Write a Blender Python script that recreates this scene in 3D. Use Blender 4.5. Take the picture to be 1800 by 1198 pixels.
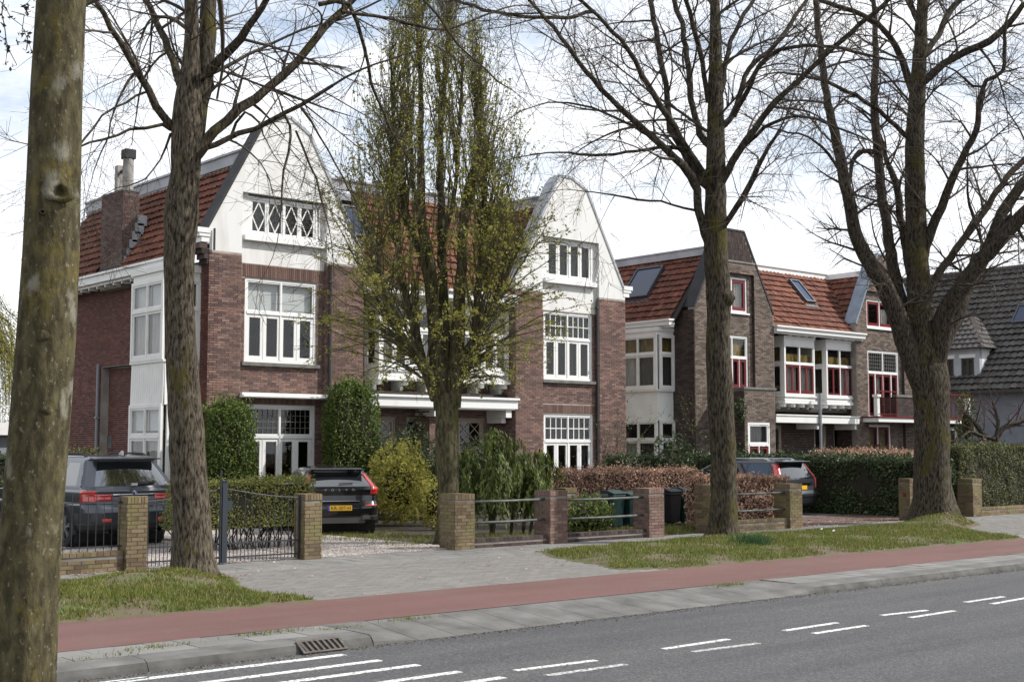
import bpy, math, random
import numpy as np
from mathutils import Vector, Matrix
random.seed(7); RG = np.random.default_rng(7)
R = math.radians
SC = bpy.context.scene; COL = SC.collection
for o in list(bpy.data.objects): bpy.data.objects.remove(o)

# ---------------------------------------------------------------- camera, sky, sun, exposure
FPX, EYE, YAW = 2310.0, 1.85, R(49.3)
PITCH = math.atan(188/FPX)
cam = bpy.data.cameras.new('camera'); camo = bpy.data.objects.new('camera', cam); COL.objects.link(camo)
cam.sensor_width = 36; cam.lens = FPX/1800*36; cam.clip_end = 3000
camo.location = (0, 0, EYE); camo.rotation_euler = (R(90)+PITCH, 0, YAW-R(90))
SC.camera = camo
SUN_EL, SUN_AZ = R(43), math.atan2(-.61, .79)          # azimuth measured from +X towards +Y
W = bpy.data.worlds.new('World'); SC.world = W; W.use_nodes = True
def build_world():
    nt = W.node_tree; N = nt.nodes; L = nt.links
    for n in list(N): N.remove(n)
    out = N.new('ShaderNodeOutputWorld'); bg = N.new('ShaderNodeBackground'); bg.inputs[1].default_value = .1
    sky = N.new('ShaderNodeTexSky'); sky.sky_type = 'NISHITA'; sky.sun_disc = False
    sky.sun_elevation = SUN_EL; sky.sun_rotation = math.atan2(math.cos(SUN_AZ), math.sin(SUN_AZ))
    tc = N.new('ShaderNodeTexCoord'); sep = N.new('ShaderNodeSeparateXYZ'); L.new(tc.outputs['Generated'], sep.inputs[0])
    mx = N.new('ShaderNodeMath'); mx.operation = 'MAXIMUM'; L.new(sep.outputs[2], mx.inputs[0]); mx.inputs[1].default_value = .0
    ad = N.new('ShaderNodeMath'); ad.operation = 'ADD'; L.new(mx.outputs[0], ad.inputs[0]); ad.inputs[1].default_value = .16
    dv = N.new('ShaderNodeVectorMath'); dv.operation = 'DIVIDE'; L.new(tc.outputs['Generated'], dv.inputs[0])
    cb = N.new('ShaderNodeCombineXYZ')
    for i in range(3): L.new(ad.outputs[0], cb.inputs[i])
    L.new(cb.outputs[0], dv.inputs[1])
    def noise(scale, det, off, rough=.6):
        mp = N.new('ShaderNodeMapping'); mp.inputs['Location'].default_value = off; mp.inputs['Scale'].default_value = (1, 1, .0)
        L.new(dv.outputs[0], mp.inputs[0])
        n = N.new('ShaderNodeTexNoise'); n.inputs['Scale'].default_value = scale; n.inputs['Detail'].default_value = det; n.inputs['Roughness'].default_value = rough
        L.new(mp.outputs[0], n.inputs['Vector']); return n
    def ramp(src, a, b, ca=(0,0,0,1), cb_=(1,1,1,1)):
        r = N.new('ShaderNodeValToRGB'); r.color_ramp.elements[0].position = a; r.color_ramp.elements[1].position = b
        r.color_ramp.elements[0].color = ca; r.color_ramp.elements[1].color = cb_; L.new(src, r.inputs[0]); return r
    n1 = noise(1.5, 8, (1.7, 4.1, 0)); n2 = noise(2.6, 6, (7.3, 2.2, 0))
    cover = ramp(n1.outputs[0], .36, .53)
    tone = ramp(n2.outputs[0], .30, .66, (8.7, 9.2, 10.0, 1), (11.2, 11.3, 11.5, 1))
    hb = ramp(mx.outputs[0], .16, .30); hb.color_ramp.elements[0].color = (1,1,1,1); hb.color_ramp.elements[1].color = (0,0,0,1)
    mxx = N.new('ShaderNodeMath'); mxx.operation = 'MAXIMUM'; L.new(cover.outputs[0], mxx.inputs[0]); L.new(hb.outputs[0], mxx.inputs[1])
    mix = N.new('ShaderNodeMix'); mix.data_type = 'RGBA'
    L.new(mxx.outputs[0], mix.inputs[0]); 
    sk = N.new('ShaderNodeMix'); sk.data_type = 'RGBA'; sk.inputs[0].default_value = .35; L.new(sky.outputs[0], sk.inputs[6]); sk.inputs[7].default_value = (6.3, 8.2, 11, 1)
    L.new(sk.outputs[2], mix.inputs[6]); L.new(tone.outputs[0], mix.inputs[7])
    L.new(mix.outputs[2], bg.inputs[0]); L.new(bg.outputs[0], out.inputs[0])
build_world()
sl = bpy.data.lights.new('sun', 'SUN'); sl.energy = 4.8; sl.angle = R(1.0); sl.color = (1, .965, .91)
so = bpy.data.objects.new('sun', sl); COL.objects.link(so)
sd = Vector((math.cos(SUN_AZ)*math.cos(SUN_EL), math.sin(SUN_AZ)*math.cos(SUN_EL), math.sin(SUN_EL)))
so.rotation_euler = sd.to_track_quat('Z', 'Y').to_euler(); so.location = (20, -30, 40)
SC.view_settings.view_transform = 'Standard'; SC.view_settings.look = 'None'
SC.view_settings.gamma = 1; SC.view_settings.use_curve_mapping = False
SC.view_settings.exposure = .27
SC.render.engine = 'CYCLES'
SC.cycles.max_bounces = 6; SC.cycles.diffuse_bounces = 2; SC.cycles.glossy_bounces = 3; SC.cycles.transparent_max_bounces = 10; SC.cycles.transmission_bounces = 3
SC.cycles.use_denoising = True

# ---------------------------------------------------------------- measuring helpers (photo pixel -> point on a given plane)
FX, FY = math.cos(YAW), math.sin(YAW); RX, RY = math.sin(YAW), -math.cos(YAW); CP, SP = math.cos(PITCH), math.sin(PITCH)
def ray(px, py):
    u = (px-900)/FPX; v = (599-py)/FPX; hz = CP-v*SP
    return FX*hz+RX*u, FY*hz+RY*u, SP+v*CP
def onY(px, py, Y): d = ray(px, py); t = Y/d[1]; return d[0]*t, EYE+d[2]*t
def onX(px, py, X): d = ray(px, py); t = X/d[0]; return d[1]*t, EYE+d[2]*t
def G(px, py, z=0): d = ray(px, py); t = (z-EYE)/d[2]; return d[0]*t, d[1]*t
def atD(px, py, D): d = ray(px, py); t = D/(d[0]*FX+d[1]*FY); return np.array((d[0]*t, d[1]*t, EYE+d[2]*t))
def depth(x, y): return x*FX+y*FY

# ---------------------------------------------------------------- materials
def new_mat(name):
    m = bpy.data.materials.new(name); m.use_nodes = True; nt = m.node_tree
    return m, nt, nt.nodes['Principled BSDF'], nt.nodes['Material Output']
def c4(c): return (c[0], c[1], c[2], 1)
def nmap(nt, scale=(1,1,1)):
    g = nt.nodes.new('ShaderNodeNewGeometry'); mp = nt.nodes.new('ShaderNodeMapping'); mp.inputs['Scale'].default_value = scale
    nt.links.new(g.outputs['Position'], mp.inputs[0]); return mp.outputs[0]
def nnoise(nt, scale, det=4, vec=None, rough=.55):
    n = nt.nodes.new('ShaderNodeTexNoise'); n.inputs['Scale'].default_value = scale; n.inputs['Detail'].default_value = det; n.inputs['Roughness'].default_value = rough
    nt.links.new(vec if vec is not None else nmap(nt), n.inputs['Vector']); return n.outputs[0]
def nramp(nt, src, stops, interp='LINEAR'):
    r = nt.nodes.new('ShaderNodeValToRGB'); cr = r.color_ramp; cr.interpolation = interp
    while len(cr.elements) < len(stops): cr.elements.new(.5)
    for e, (p, c) in zip(cr.elements, stops): e.position = p; e.color = c4(c) if not isinstance(c, (int, float)) else (c, c, c, 1)
    nt.links.new(src, r.inputs[0]); return r.outputs[0]
def nmix(nt, fac, a, b, mode='MIX'):
    m = nt.nodes.new('ShaderNodeMix'); m.data_type = 'RGBA'; m.blend_type = mode
    for s, i in ((fac, 0), (a, 6), (b, 7)):
        if hasattr(s, 'is_linked'): nt.links.new(s, m.inputs[i])
        else: m.inputs[i].default_value = s if i == 0 else c4(s)
    return m.outputs[2]
def nrand(nt):
    g = nt.nodes.new('ShaderNodeNewGeometry'); o = nt.nodes.new('ShaderNodeObjectInfo'); a = nt.nodes.new('ShaderNodeMath'); a.operation = 'ADD'
    nt.links.new(g.outputs['Random Per Island'], a.inputs[0]); nt.links.new(o.outputs['Random'], a.inputs[1])
    f = nt.nodes.new('ShaderNodeMath'); f.operation = 'FRACT'; nt.links.new(a.outputs[0], f.inputs[0]); return f.outputs[0]
def nbump(nt, b, src, strength, dist=.02):
    n = nt.nodes.new('ShaderNodeBump'); n.inputs['Strength'].default_value = strength; n.inputs['Distance'].default_value = dist
    nt.links.new(src, n.inputs['Height']); nt.links.new(n.outputs[0], b.inputs['Normal'])
def M(name, col, rough=.8, col2=None, scale=4, amt=(.35,.65), bump=0, bscale=60, metal=0, spec=.4, stretch=(1,1,1), coat=0):
    m, nt, b, out = new_mat(name)
    b.inputs['Roughness'].default_value = rough; b.inputs['Metallic'].default_value = metal; b.inputs['Specular IOR Level'].default_value = spec
    b.inputs['Coat Weight'].default_value = coat; b.inputs['Coat Roughness'].default_value = .05
    if col2 is None: b.inputs['Base Color'].default_value = c4(col)
    else:
        n = nnoise(nt, scale, 6, nmap(nt, stretch)); nt.links.new(nramp(nt, n, [(amt[0], col), (amt[1], col2)]), b.inputs['Base Color'])
    if bump: nbump(nt, b, nnoise(nt, bscale, 4, nmap(nt, stretch)), bump)
    return m
def MR(name, stops, rough=.85, dirt=.3, dscale=1.2, dcol=(.3,.3,.3), bump=.25, bscale=90, interp='LINEAR', moss=None):
    """colour picked at random per piece, with weathering in large soft patches"""
    m, nt, b, out = new_mat(name); b.inputs['Roughness'].default_value = rough; b.inputs['Specular IOR Level'].default_value = .25
    c = nramp(nt, nrand(nt), stops, interp)
    f = nramp(nt, nnoise(nt, dscale, 6), [(.42, 0.0), (.7, dirt)])
    c = nmix(nt, f, c, dcol)
    c = nmix(nt, .35, c, nramp(nt, nnoise(nt, 34, 3), [(.3, (.35,.35,.35)), (.7, (1,1,1))]), 'MULTIPLY')
    if moss:
        c = nmix(nt, nramp(nt, nnoise(nt, moss[1], 7), [(moss[2], 0.0), (moss[2]+.12, moss[3])]), c, moss[0])
    nt.links.new(c, b.inputs['Base Color'])
    if bump: nbump(nt, b, nnoise(nt, bscale, 3), bump, .01)
    return m
def ML(name, stops, trans=.35, rough=.55):
    """leaf: colour random per leaf, lets some light through"""
    m, nt, b, out = new_mat(name); c = nramp(nt, nrand(nt), stops)
    c = nmix(nt, .5, c, nramp(nt, nnoise(nt, 1.6, 3), [(.3, (.72,.72,.72)), (.7, (1.15,1.15,1.1))]), 'MULTIPLY')
    nt.links.new(c, b.inputs['Base Color']); b.inputs['Roughness'].default_value = rough; b.inputs['Specular IOR Level'].default_value = .25
    t = nt.nodes.new('ShaderNodeBsdfTranslucent'); nt.links.new(c, t.inputs[0])
    mx = nt.nodes.new('ShaderNodeMixShader'); mx.inputs[0].default_value = trans
    nt.links.new(b.outputs[0], mx.inputs[1]); nt.links.new(t.outputs[0], mx.inputs[2]); nt.links.new(mx.outputs[0], out.inputs[0]); return m
def MG(name, tint=(.86,.865,.86), boost=1.0):
    """window glass: clear with fresnel reflection"""
    m, nt, b, out = new_mat(name); nt.nodes.remove(b)
    tr = nt.nodes.new('ShaderNodeBsdfTransparent'); tr.inputs[0].default_value = c4(tint)
    gl = nt.nodes.new('ShaderNodeBsdfGlossy'); gl.inputs['Roughness'].default_value = .015
    bp = nt.nodes.new('ShaderNodeBump'); bp.inputs['Strength'].default_value = .12; bp.inputs['Distance'].default_value = .01
    nt.links.new(nnoise(nt, 1.7, 1), bp.inputs['Height']); nt.links.new(bp.outputs[0], gl.inputs['Normal'])
    fr = nt.nodes.new('ShaderNodeLayerWeight'); fr.inputs[0].default_value = .5; pw = nt.nodes.new('ShaderNodeMath'); pw.operation = 'POWER'; pw.inputs[1].default_value = 5; nt.links.new(fr.outputs['Facing'], pw.inputs[0])
    mu = nt.nodes.new('ShaderNodeMath'); mu.operation = 'MULTIPLY_ADD'; mu.inputs[1].default_value = .9*boost; mu.inputs[2].default_value = .045*boost; nt.links.new(pw.outputs[0], mu.inputs[0]); mu.use_clamp = True
    mx = nt.nodes.new('ShaderNodeMixShader'); nt.links.new(mu.outputs[0], mx.inputs[0]); nt.links.new(tr.outputs[0], mx.inputs[1]); nt.links.new(gl.outputs[0], mx.inputs[2])
    nt.links.new(mx.outputs[0], out.inputs[0]); return m
def MB_(name, lo, hi, moss, mossamt=.5, fiss=(14,14,2.2), bump=.8, mscale=2.2, lich=None):
    """bark: fissured along the trunk, moss and lichen in patches"""
    m, nt, b, out = new_mat(name); b.inputs['Roughness'].default_value = .92; b.inputs['Specular IOR Level'].default_value = .15
    f = nnoise(nt, 1.0, 8, nmap(nt, fiss), .6)
    c = nramp(nt, f, [(.38, lo), (.47, tuple((a+b_)/2.4 for a, b_ in zip(lo, hi))), (.62, hi)])
    c = nmix(nt, nramp(nt, nnoise(nt, mscale, 8, nmap(nt, (1,1,.6)), .7), [(.70-mossamt*.25, 0.0), (.78-mossamt*.25, .8)]), c, moss)
    c = nmix(nt, .5, c, nramp(nt, nnoise(nt, 38, 4), [(.3, (.55,.55,.55)), (.7, (1.1,1.1,1.1))]), 'MULTIPLY')
    if lich: c = nmix(nt, nramp(nt, nnoise(nt, 70, 3, nmap(nt, (1,1,.8))), [(.63, 0.0), (.67, .6)]), c, tuple(q*.9 for q in lich)); c = nmix(nt, nramp(nt, nnoise(nt, 9, 4, nmap(nt, (1,1,.6))), [(.60, 0.0), (.68, .75)]), c, lich)
    nt.links.new(c, b.inputs['Base Color']); nbump(nt, b, f, bump, .03); return m

# ---------------------------------------------------------------- objects: things, parts, structure
def wm(o):
    m = o.matrix_basis.copy()
    if o.parent is not None: m = wm(o.parent) @ o.matrix_parent_inverse @ m
    return m
def put(o, parent):
    if parent is not None:
        o.parent = parent; o.matrix_parent_inverse = wm(parent).inverted()
    return o
def props(o, label=None, cat=None, group=None, kind=None):
    for k, v in (('label', label), ('category', cat), ('group', group), ('kind', kind)):
        if v: o[k] = v
    return o
def thing(name, label, cat, loc=(0,0,0), group=None):
    o = bpy.data.objects.new(name, None); COL.objects.link(o); o.location = loc; o.empty_display_size = .3
    return props(o, label, cat, group)
def link_mesh(name, me, parent=None):
    o = bpy.data.objects.new(name, me); COL.objects.link(o); return put(o, parent)
def np_mesh(name, V, F, mats, fm=None, smooth=False):
    """V (n,3); F (m,k) of quads or triangles, or a list of such arrays"""
    Fs = [f for f in (F if isinstance(F, list) else [F]) if len(f)]
    me = bpy.data.meshes.new(name); V = np.asarray(V, dtype=np.float32)
    me.vertices.add(len(V)); me.vertices.foreach_set('co', V.ravel())
    loops = np.concatenate([np.asarray(f).ravel() for f in Fs]).astype(np.int32)
    tot = np.concatenate([np.full(len(f), np.asarray(f).shape[1]) for f in Fs]).astype(np.int32)
    st = np.concatenate(([0], np.cumsum(tot)[:-1])).astype(np.int32)
    me.loops.add(len(loops)); me.loops.foreach_set('vertex_index', loops)
    me.polygons.add(len(tot)); me.polygons.foreach_set('loop_start', st); me.polygons.foreach_set('loop_total', tot)
    me.polygons.foreach_set('use_smooth', np.full(len(tot), bool(smooth), dtype=bool))
    for m in (mats if isinstance(mats, (list, tuple)) else [mats]): me.materials.append(m)
    if fm is not None: me.polygons.foreach_set('material_index', np.asarray(fm, dtype=np.int32))
    me.update(calc_edges=True); me.validate(); return me
BOXF = [(0,3,2,1), (4,5,6,7), (0,1,5,4), (1,2,6,5), (2,3,7,6), (3,0,4,7)]
class MB:
    def __init__(s): s.v = []; s.f = []; s.m = []; s.cur = 0
    def add(s, vs, fs):
        n = len(s.v); s.v += [tuple(map(float, p)) for p in vs]; s.f += [tuple(n+i for i in f) for f in fs]; s.m += [s.cur]*len(fs); return s
    def box(s, x0, x1, y0, y1, z0, z1):
        return s.add([(x0,y0,z0),(x1,y0,z0),(x1,y1,z0),(x0,y1,z0),(x0,y0,z1),(x1,y0,z1),(x1,y1,z1),(x0,y1,z1)], BOXF)
    def obox(s, c, ex, ey, ez):
        c, ex, ey, ez = (np.array(q, float) for q in (c, ex, ey, ez))
        return s.add([c-ex-ey-ez, c+ex-ey-ez, c+ex+ey-ez, c-ex+ey-ez, c-ex-ey+ez, c+ex-ey+ez, c+ex+ey+ez, c-ex+ey+ez], BOXF)
    def bar(s, a, b, w, h=None, up=(0,0,1)):
        a, b = np.array(a, float), np.array(b, float); d = b-a; L = np.linalg.norm(d); d /= L
        u = np.cross(d, up)
        if np.linalg.norm(u) < 1e-4: u = np.cross(d, (1,0,0))
        u /= np.linalg.norm(u); n = np.cross(u, d); h = w if h is None else h
        return s.obox((a+b)/2, d*L/2, u*w/2, n*h/2)
    def prism(s, pts, off):
        """flat polygon pts (3-D) extruded by vector off"""
        n = len(pts); off = np.array(off, float); P = [np.array(p, float) for p in pts]
        return s.add(P+[p+off for p in P], [tuple(range(n))[::-1], tuple(range(n, 2*n))]+[(i, (i+1) % n, n+(i+1) % n, n+i) for i in range(n)])
    def tube(s, path, rad, n=6, caps=True):
        V, F = tube_np(np.array(path, float), np.array(rad if hasattr(rad, '__len__') else [rad]*len(path), float), n)
        s.add(V, [tuple(f) for f in F])
        if caps:
            k = len(s.v)-len(V); s.f += [tuple(range(k, k+n))[::-1], tuple(range(len(s.v)-n, len(s.v)))]; s.m += [s.cur]*2
        return s
    def lathe(s, prof, c, axis='z', n=16):
        k = len(s.v); vs = []
        for r, h in prof:
            for i in range(n):
                a = 2*math.pi*i/n; p = (r*math.cos(a), r*math.sin(a), h)
                if axis == 'y': p = (p[0], p[2], p[1])
                if axis == 'x': p = (p[2], p[0], p[1])
                vs.append((c[0]+p[0], c[1]+p[1], c[2]+p[2]))
        fs = [(j*n+i, j*n+(i+1) % n, (j+1)*n+(i+1) % n, (j+1)*n+i) for j in range(len(prof)-1) for i in range(n)]
        return s.add(vs, fs)
    def mesh(s, name, mats, smooth=False):
        me = bpy.data.meshes.new(name); me.from_pydata(s.v, [], s.f)
        for m in (mats if isinstance(mats, (list, tuple)) else [mats]): me.materials.append(m)
        me.polygons.foreach_set('material_index', s.m)
        if smooth: me.polygons.foreach_set('use_smooth', [True]*len(s.f))
        me.update(); return me
    def build(s, name, mats, parent=None, smooth=False, **kw):
        return props(link_mesh(name, s.mesh(name, mats, smooth), parent), **kw)
def bevel(o, w=.01, seg=2):
    m = o.modifiers.new('bevel', 'BEVEL'); m.width = w; m.segments = seg; m.limit_method = 'ANGLE'; return o
def tube_np(P, r, n):
    k = len(P); T = np.empty_like(P); T[1:-1] = P[2:]-P[:-2]; T[0] = P[1]-P[0]; T[-1] = P[-1]-P[-2]
    T /= np.linalg.norm(T, axis=1)[:, None]+1e-9
    ref = np.array((0,0,1.)) if abs(T[0][2]) < .8 else np.array((1.,0,0))
    U = np.cross(T, ref); U /= np.linalg.norm(U, axis=1)[:, None]+1e-9; Wv = np.cross(T, U)
    a = np.arange(n)*2*np.pi/n
    V = P[:, None]+r[:, None, None]*(np.cos(a)[None, :, None]*U[:, None]+np.sin(a)[None, :, None]*Wv[:, None])
    i = np.arange(k-1)[:, None]*n; j = np.arange(n)[None]; j2 = (j+1) % n
    F = np.stack([i+j, i+j2, i+n+j2, i+n+j], -1).reshape(-1, 4)
    return V.reshape(-1, 3), F
class Tubes:
    def __init__(s): s.V = []; s.F = []; s.n = 0
    def add(s, P, r, n):
        V, F = tube_np(P, r, n); s.V.append(V); s.F.append(F+s.n); s.n += len(V)
    def build(s, name, mat, parent, smooth=True, **kw):
        if not s.V: return None
        return props(link_mesh(name, np_mesh(name, np.concatenate(s.V), np.concatenate(s.F), mat, smooth=smooth), parent), **kw)

# pieces that can be picked apart: the ones that show largest become objects of their own, the rest one joined mesh
CUBE = (np.array([(-1,-1,-1),(1,-1,-1),(1,1,-1),(-1,1,-1),(-1,-1,1),(1,-1,1),(1,1,1),(-1,1,1)], float), np.array(BOXF))
CAMP = np.array((0, 0, EYE))
def pieces(name, parent, mat, items, limit=300, tmpl=CUBE, smooth=False, weight=None):
    """items: list of (centre, eu, ev, en): half-extent vectors; en is the outward normal direction"""
    if not items: return
    A = np.array(items, float).reshape(-1, 4, 3)
    c = A[:, 0]; d = c-CAMP; dist = np.linalg.norm(d, axis=1); dn = d/dist[:, None]
    en = A[:, 3]/np.linalg.norm(A[:, 3], axis=1)[:, None]
    facing = np.clip(-(dn*en).sum(1), 0, 1)
    perp = A[:, 1]-dn*(A[:, 1]*dn).sum(1)[:, None]
    dep = c[:, 0]*FX+c[:, 1]*FY; px = (c[:, 0]*RX+c[:, 1]*RY)/np.maximum(dep, .1)*FPX
    pz = -(c[:, 2]-EYE)/np.maximum(dep, .1)*FPX+787
    inside = (dep > 1) & (np.abs(px) < 905) & (pz > -5) & (pz < 1205)
    s = np.linalg.norm(perp, axis=1)/dist*np.sqrt(facing+1e-4)*(inside+.001)
    if weight is not None: s = s*np.array([weight(p) for p in c])
    order = np.argsort(-s); single = order[:limit]; rest = order[limit:]
    tv, tf = tmpl
    me = np_mesh(name, tv, tf, mat, smooth=smooth)
    pw = wm(parent).inverted() if parent is not None else Matrix()
    for i in single:
        o = bpy.data.objects.new(name, me); COL.objects.link(o)
        cc, u, v, n = A[i]
        o.matrix_basis = Matrix(((u[0],v[0],n[0],cc[0]),(u[1],v[1],n[1],cc[1]),(u[2],v[2],n[2],cc[2]),(0,0,0,1)))
        if parent is not None: o.parent = parent; o.matrix_parent_inverse = pw
    if len(rest):
        V = A[rest, 0][:, None]+np.einsum('vk,ikd->ivd', tv, A[rest, 1:4]); k = len(tv)
        F = (tf[None]+(np.arange(len(rest))*k)[:, None, None]).reshape(-1, tf.shape[1])
        props(link_mesh(name+'_field', np_mesh(name+'_field', V.reshape(-1, 3), F, mat, smooth=smooth), parent), kind='stuff')

# ---------------------------------------------------------------- the materials of the place
def mat_asphalt():
    m, nt, b, out = new_mat('asphalt'); b.inputs['Roughness'].default_value = .85
    v = nnoise(nt, 46, 4, None, .8); c = nramp(nt, v, [(.34, (.022,.023,.025)), (.50, (.052,.052,.055)), (.66, (.135,.132,.13))])
    big = nramp(nt, nnoise(nt, 1.0, 7, nmap(nt, (.13,1.3,1)), .62), [(.32, (.70,.71,.73)), (.5, (1,1,1)), (.68, (1.22,1.20,1.17))])
    c = nmix(nt, 1.0, c, big, 'MULTIPLY')
    crack = nramp(nt, nnoise(nt, .55, 9, None, .75), [(.492, 1.0), (.4975, .55), (.503, 1.0)])
    c = nmix(nt, .6, c, crack, 'MULTIPLY')
    nt.links.new(c, b.inputs['Base Color']); nbump(nt, b, v, .5, .01); return m
def mat_redpath():
    m, nt, b, out = new_mat('red_asphalt'); b.inputs['Roughness'].default_value = .85
    v = nnoise(nt, 120, 3, None, .7); c = nramp(nt, v, [(.34, (.078,.033,.028)), (.52, (.124,.055,.046)), (.7, (.19,.105,.09))])
    c = nmix(nt, 1.0, c, nramp(nt, nnoise(nt, .9, 6, nmap(nt, (.25,1.4,1))), [(.3, (.8,.8,.8)), (.7, (1.12,1.12,1.14))]), 'MULTIPLY')
    c = nmix(nt, nramp(nt, nnoise(nt, 1.4, 8, None, .7), [(.50, 0.0), (.68, .5)]), c, (.115,.082,.07))
    nt.links.new(c, b.inputs['Base Color']); nbump(nt, b, v, .4, .01); return m
ASPHALT = mat_asphalt(); REDPATH = mat_redpath()
WORN = M('road_paint', (.66,.66,.64), .7, (.13,.13,.13), 30, (.47,.63), .3, 90)
WORN2 = M('worn_road_paint', (.50,.50,.49), .8, (.12,.12,.12), 30, (.42,.60), .3, 90)
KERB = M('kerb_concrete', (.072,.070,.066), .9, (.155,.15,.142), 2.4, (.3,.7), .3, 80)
KERBFACE = M('shaded_kerb_face', (.045,.043,.039), .9, (.10,.097,.09), 4, (.3,.7), .3, 80)  # darker than the top: shade of the upright face painted into the colour
KERBDARK = M('wet_concrete', (.06,.06,.06), .8, (.14,.14,.14), 5)
PAVER = MR('paving_tile', [(0, (.165,.16,.152)), (.5, (.195,.19,.18)), (1, (.225,.22,.21))], dirt=.4, dscale=.9, dcol=(.15,.14,.125))
CLINKER = MR('clinker', [(0, (.160,.152,.142)), (.5, (.185,.176,.166)), (1, (.212,.20,.188))], dirt=.5, dscale=1.1, dcol=(.17,.16,.14))
CLINKBR = MR('brown_clinker', [(0, (.10,.062,.052)), (.5, (.15,.10,.085)), (1, (.20,.145,.125))], dirt=.5, dscale=1.1, dcol=(.09,.07,.05))
SAND = M('joint_sand', (.165,.158,.145), .95, (.20,.19,.18), 3)
SOIL = M('soil', (.030,.024,.017), .95, (.075,.058,.042), 2.2, (.3,.7), .6, 30)
TURF = M('turf', (.065,.082,.020), .95, (.105,.078,.052), 1.3, (.40,.56), .6, 25)
GRAVELBED = M('gravel_bed', (.30,.26,.23), .95, (.42,.38,.35), 5, (.3,.7), .8, 60)
PEBBLE = MR('pebble', [(0, (.22,.17,.145)), (.35, (.38,.32,.29)), (.7, (.47,.43,.40)), (1, (.58,.55,.53))], dirt=.25, dcol=(.2,.16,.13), bump=0)
GRASSM = ML('grass_blade', [(0, (.070,.095,.016)), (.45, (.135,.165,.030)), (.8, (.20,.205,.05)), (1, (.28,.22,.11))], .3)
MORTAR = M('mortar', (.24,.215,.19), .95, (.36,.33,.30), 3)
MORTARB = M('grey_mortar', (.15,.135,.12), .95, (.24,.215,.19), 3)
BRICKA = MR('purple_brick', [(0, (.095,.062,.060)), (.3, (.150,.092,.080)), (.6, (.200,.118,.098)), (.85, (.245,.145,.115)), (1, (.28,.19,.155))], dirt=.4, dscale=.7, dcol=(.105,.078,.07))
BRICKR = MR('red_soldier_brick', [(0, (.105,.066,.055)), (.5, (.155,.092,.075)), (1, (.205,.13,.105))], dirt=.2, dcol=(.1,.06,.05))
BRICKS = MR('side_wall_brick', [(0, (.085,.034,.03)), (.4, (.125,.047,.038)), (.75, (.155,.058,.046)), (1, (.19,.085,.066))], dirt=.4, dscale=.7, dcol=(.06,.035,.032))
BRICKB = MR('brown_brick', [(0, (.080,.062,.053)), (.35, (.140,.108,.089)), (.7, (.19,.146,.118)), (1, (.24,.19,.16))], dirt=.35, dscale=.8, dcol=(.09,.07,.058))
BRICKD = MR('dark_or_shaded_brick', [(0, (.035,.026,.026)), (.5, (.062,.044,.040)), (1, (.095,.066,.056))], dirt=.3, dscale=.9, dcol=(.05,.04,.036))  # real dark brick, and painted shade on the brown house's left-facing walls
BRICKP = MR('mossy_brick', [(0, (.125,.085,.05)), (.5, (.19,.14,.08)), (1, (.24,.185,.11))], dirt=.4, dscale=2.0, dcol=(.09,.07,.05), moss=((.165,.150,.060), 2.6, .48, .7))
BRICKPR = MR('pink_brick', [(0, (.14,.085,.070)), (.5, (.20,.125,.102)), (1, (.26,.175,.145))], dirt=.5, dscale=2.2, dcol=(.10,.085,.06), moss=((.17,.15,.055), 2.3, .60, .6))
TILE = MR('clay_pantile', [(0, (.115,.042,.028)), (.4, (.155,.055,.035)), (.8, (.185,.068,.042)), (1, (.225,.095,.06))], dirt=.5, dscale=.8, dcol=(.085,.04,.03), moss=((.05,.035,.028), 2.0, .56, .6))
SLATE = MR('dark_pantile', [(0, (.068,.064,.062)), (.5, (.092,.088,.085)), (1, (.125,.118,.112))], dirt=.55, dscale=.9, dcol=(.09,.08,.07), moss=((.10,.09,.055), 1.6, .56, .5))
UNDER = M('roof_felt', (.03,.022,.02), .95)
RENDER_ = M('white_render', (.56,.545,.515), .85, (.67,.665,.65), 1.0, (.30,.52), .12, 50, stretch=(2.6,2.6,.5))
WHITE = M('white_paint', (.72,.72,.705), .45, (.65,.64,.615), 1.8, (.55,.75), 0)
CREAM = M('cream_paint', (.74,.73,.70), .5, (.66,.65,.62), 2)
BEIGE = M('beige_paint', (.36,.30,.24), .55)
REDP = M('red_paint', (.165,.015,.017), .4, (.12,.013,.014), 3)
DRED = M('dark_red_paint', (.13,.016,.018), .45)
LEAD = M('zinc', (.27,.28,.30), .55, (.40,.41,.43), 2.2, (.3,.7), .1, 20, metal=.1)
BLUELEAD = M('blue_lead', (.15,.19,.245), .6, (.24,.28,.33), 2.5, (.3,.7))
BLACKP = M('black_paint', (.016,.016,.018), .75, (.030,.030,.032), 3)
DARKSILL = M('stone_sill', (.10,.10,.095), .8, (.17,.165,.15), 4)
ROOM = M('room_dark', (.035,.028,.022), .95)  # near-black colour carries the shade of the unlit rooms behind the glass
CURTAIN = M('curtain', (.66,.65,.62), .9, (.42,.41,.39), 6, stretch=(6,6,.3))
BLIND = M('roller_blind', (.80,.82,.82), .9, (.72,.75,.76), 2)
AMBER = M('amber_curtain', (.30,.20,.045), .8, (.12,.085,.02), 5, (.4,.6), stretch=(1.5,1.5,.6))
LACE = M('grey_curtain', (.11,.11,.105), .95, (.035,.035,.035), 7, stretch=(8,8,.4))
GLASS = MG('window_glass'); GLASSR = MG('bright_glass', (.55,.6,.62), 2.2)
PIPE = M('downpipe', (.05,.045,.042), .6); PIPEG = M('grey_downpipe', (.22,.23,.25), .5)
BEAD = M('leaded_bar', (.16,.155,.14), .7)
IRON = M('dark_iron', (.018,.020,.024), .55, (.035,.036,.038), 8); IRONB = M('blue_iron', (.022,.030,.040), .5)
RAILM = M('weathered_rail', (.055,.06,.058), .6, (.11,.115,.105), 6)
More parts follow.
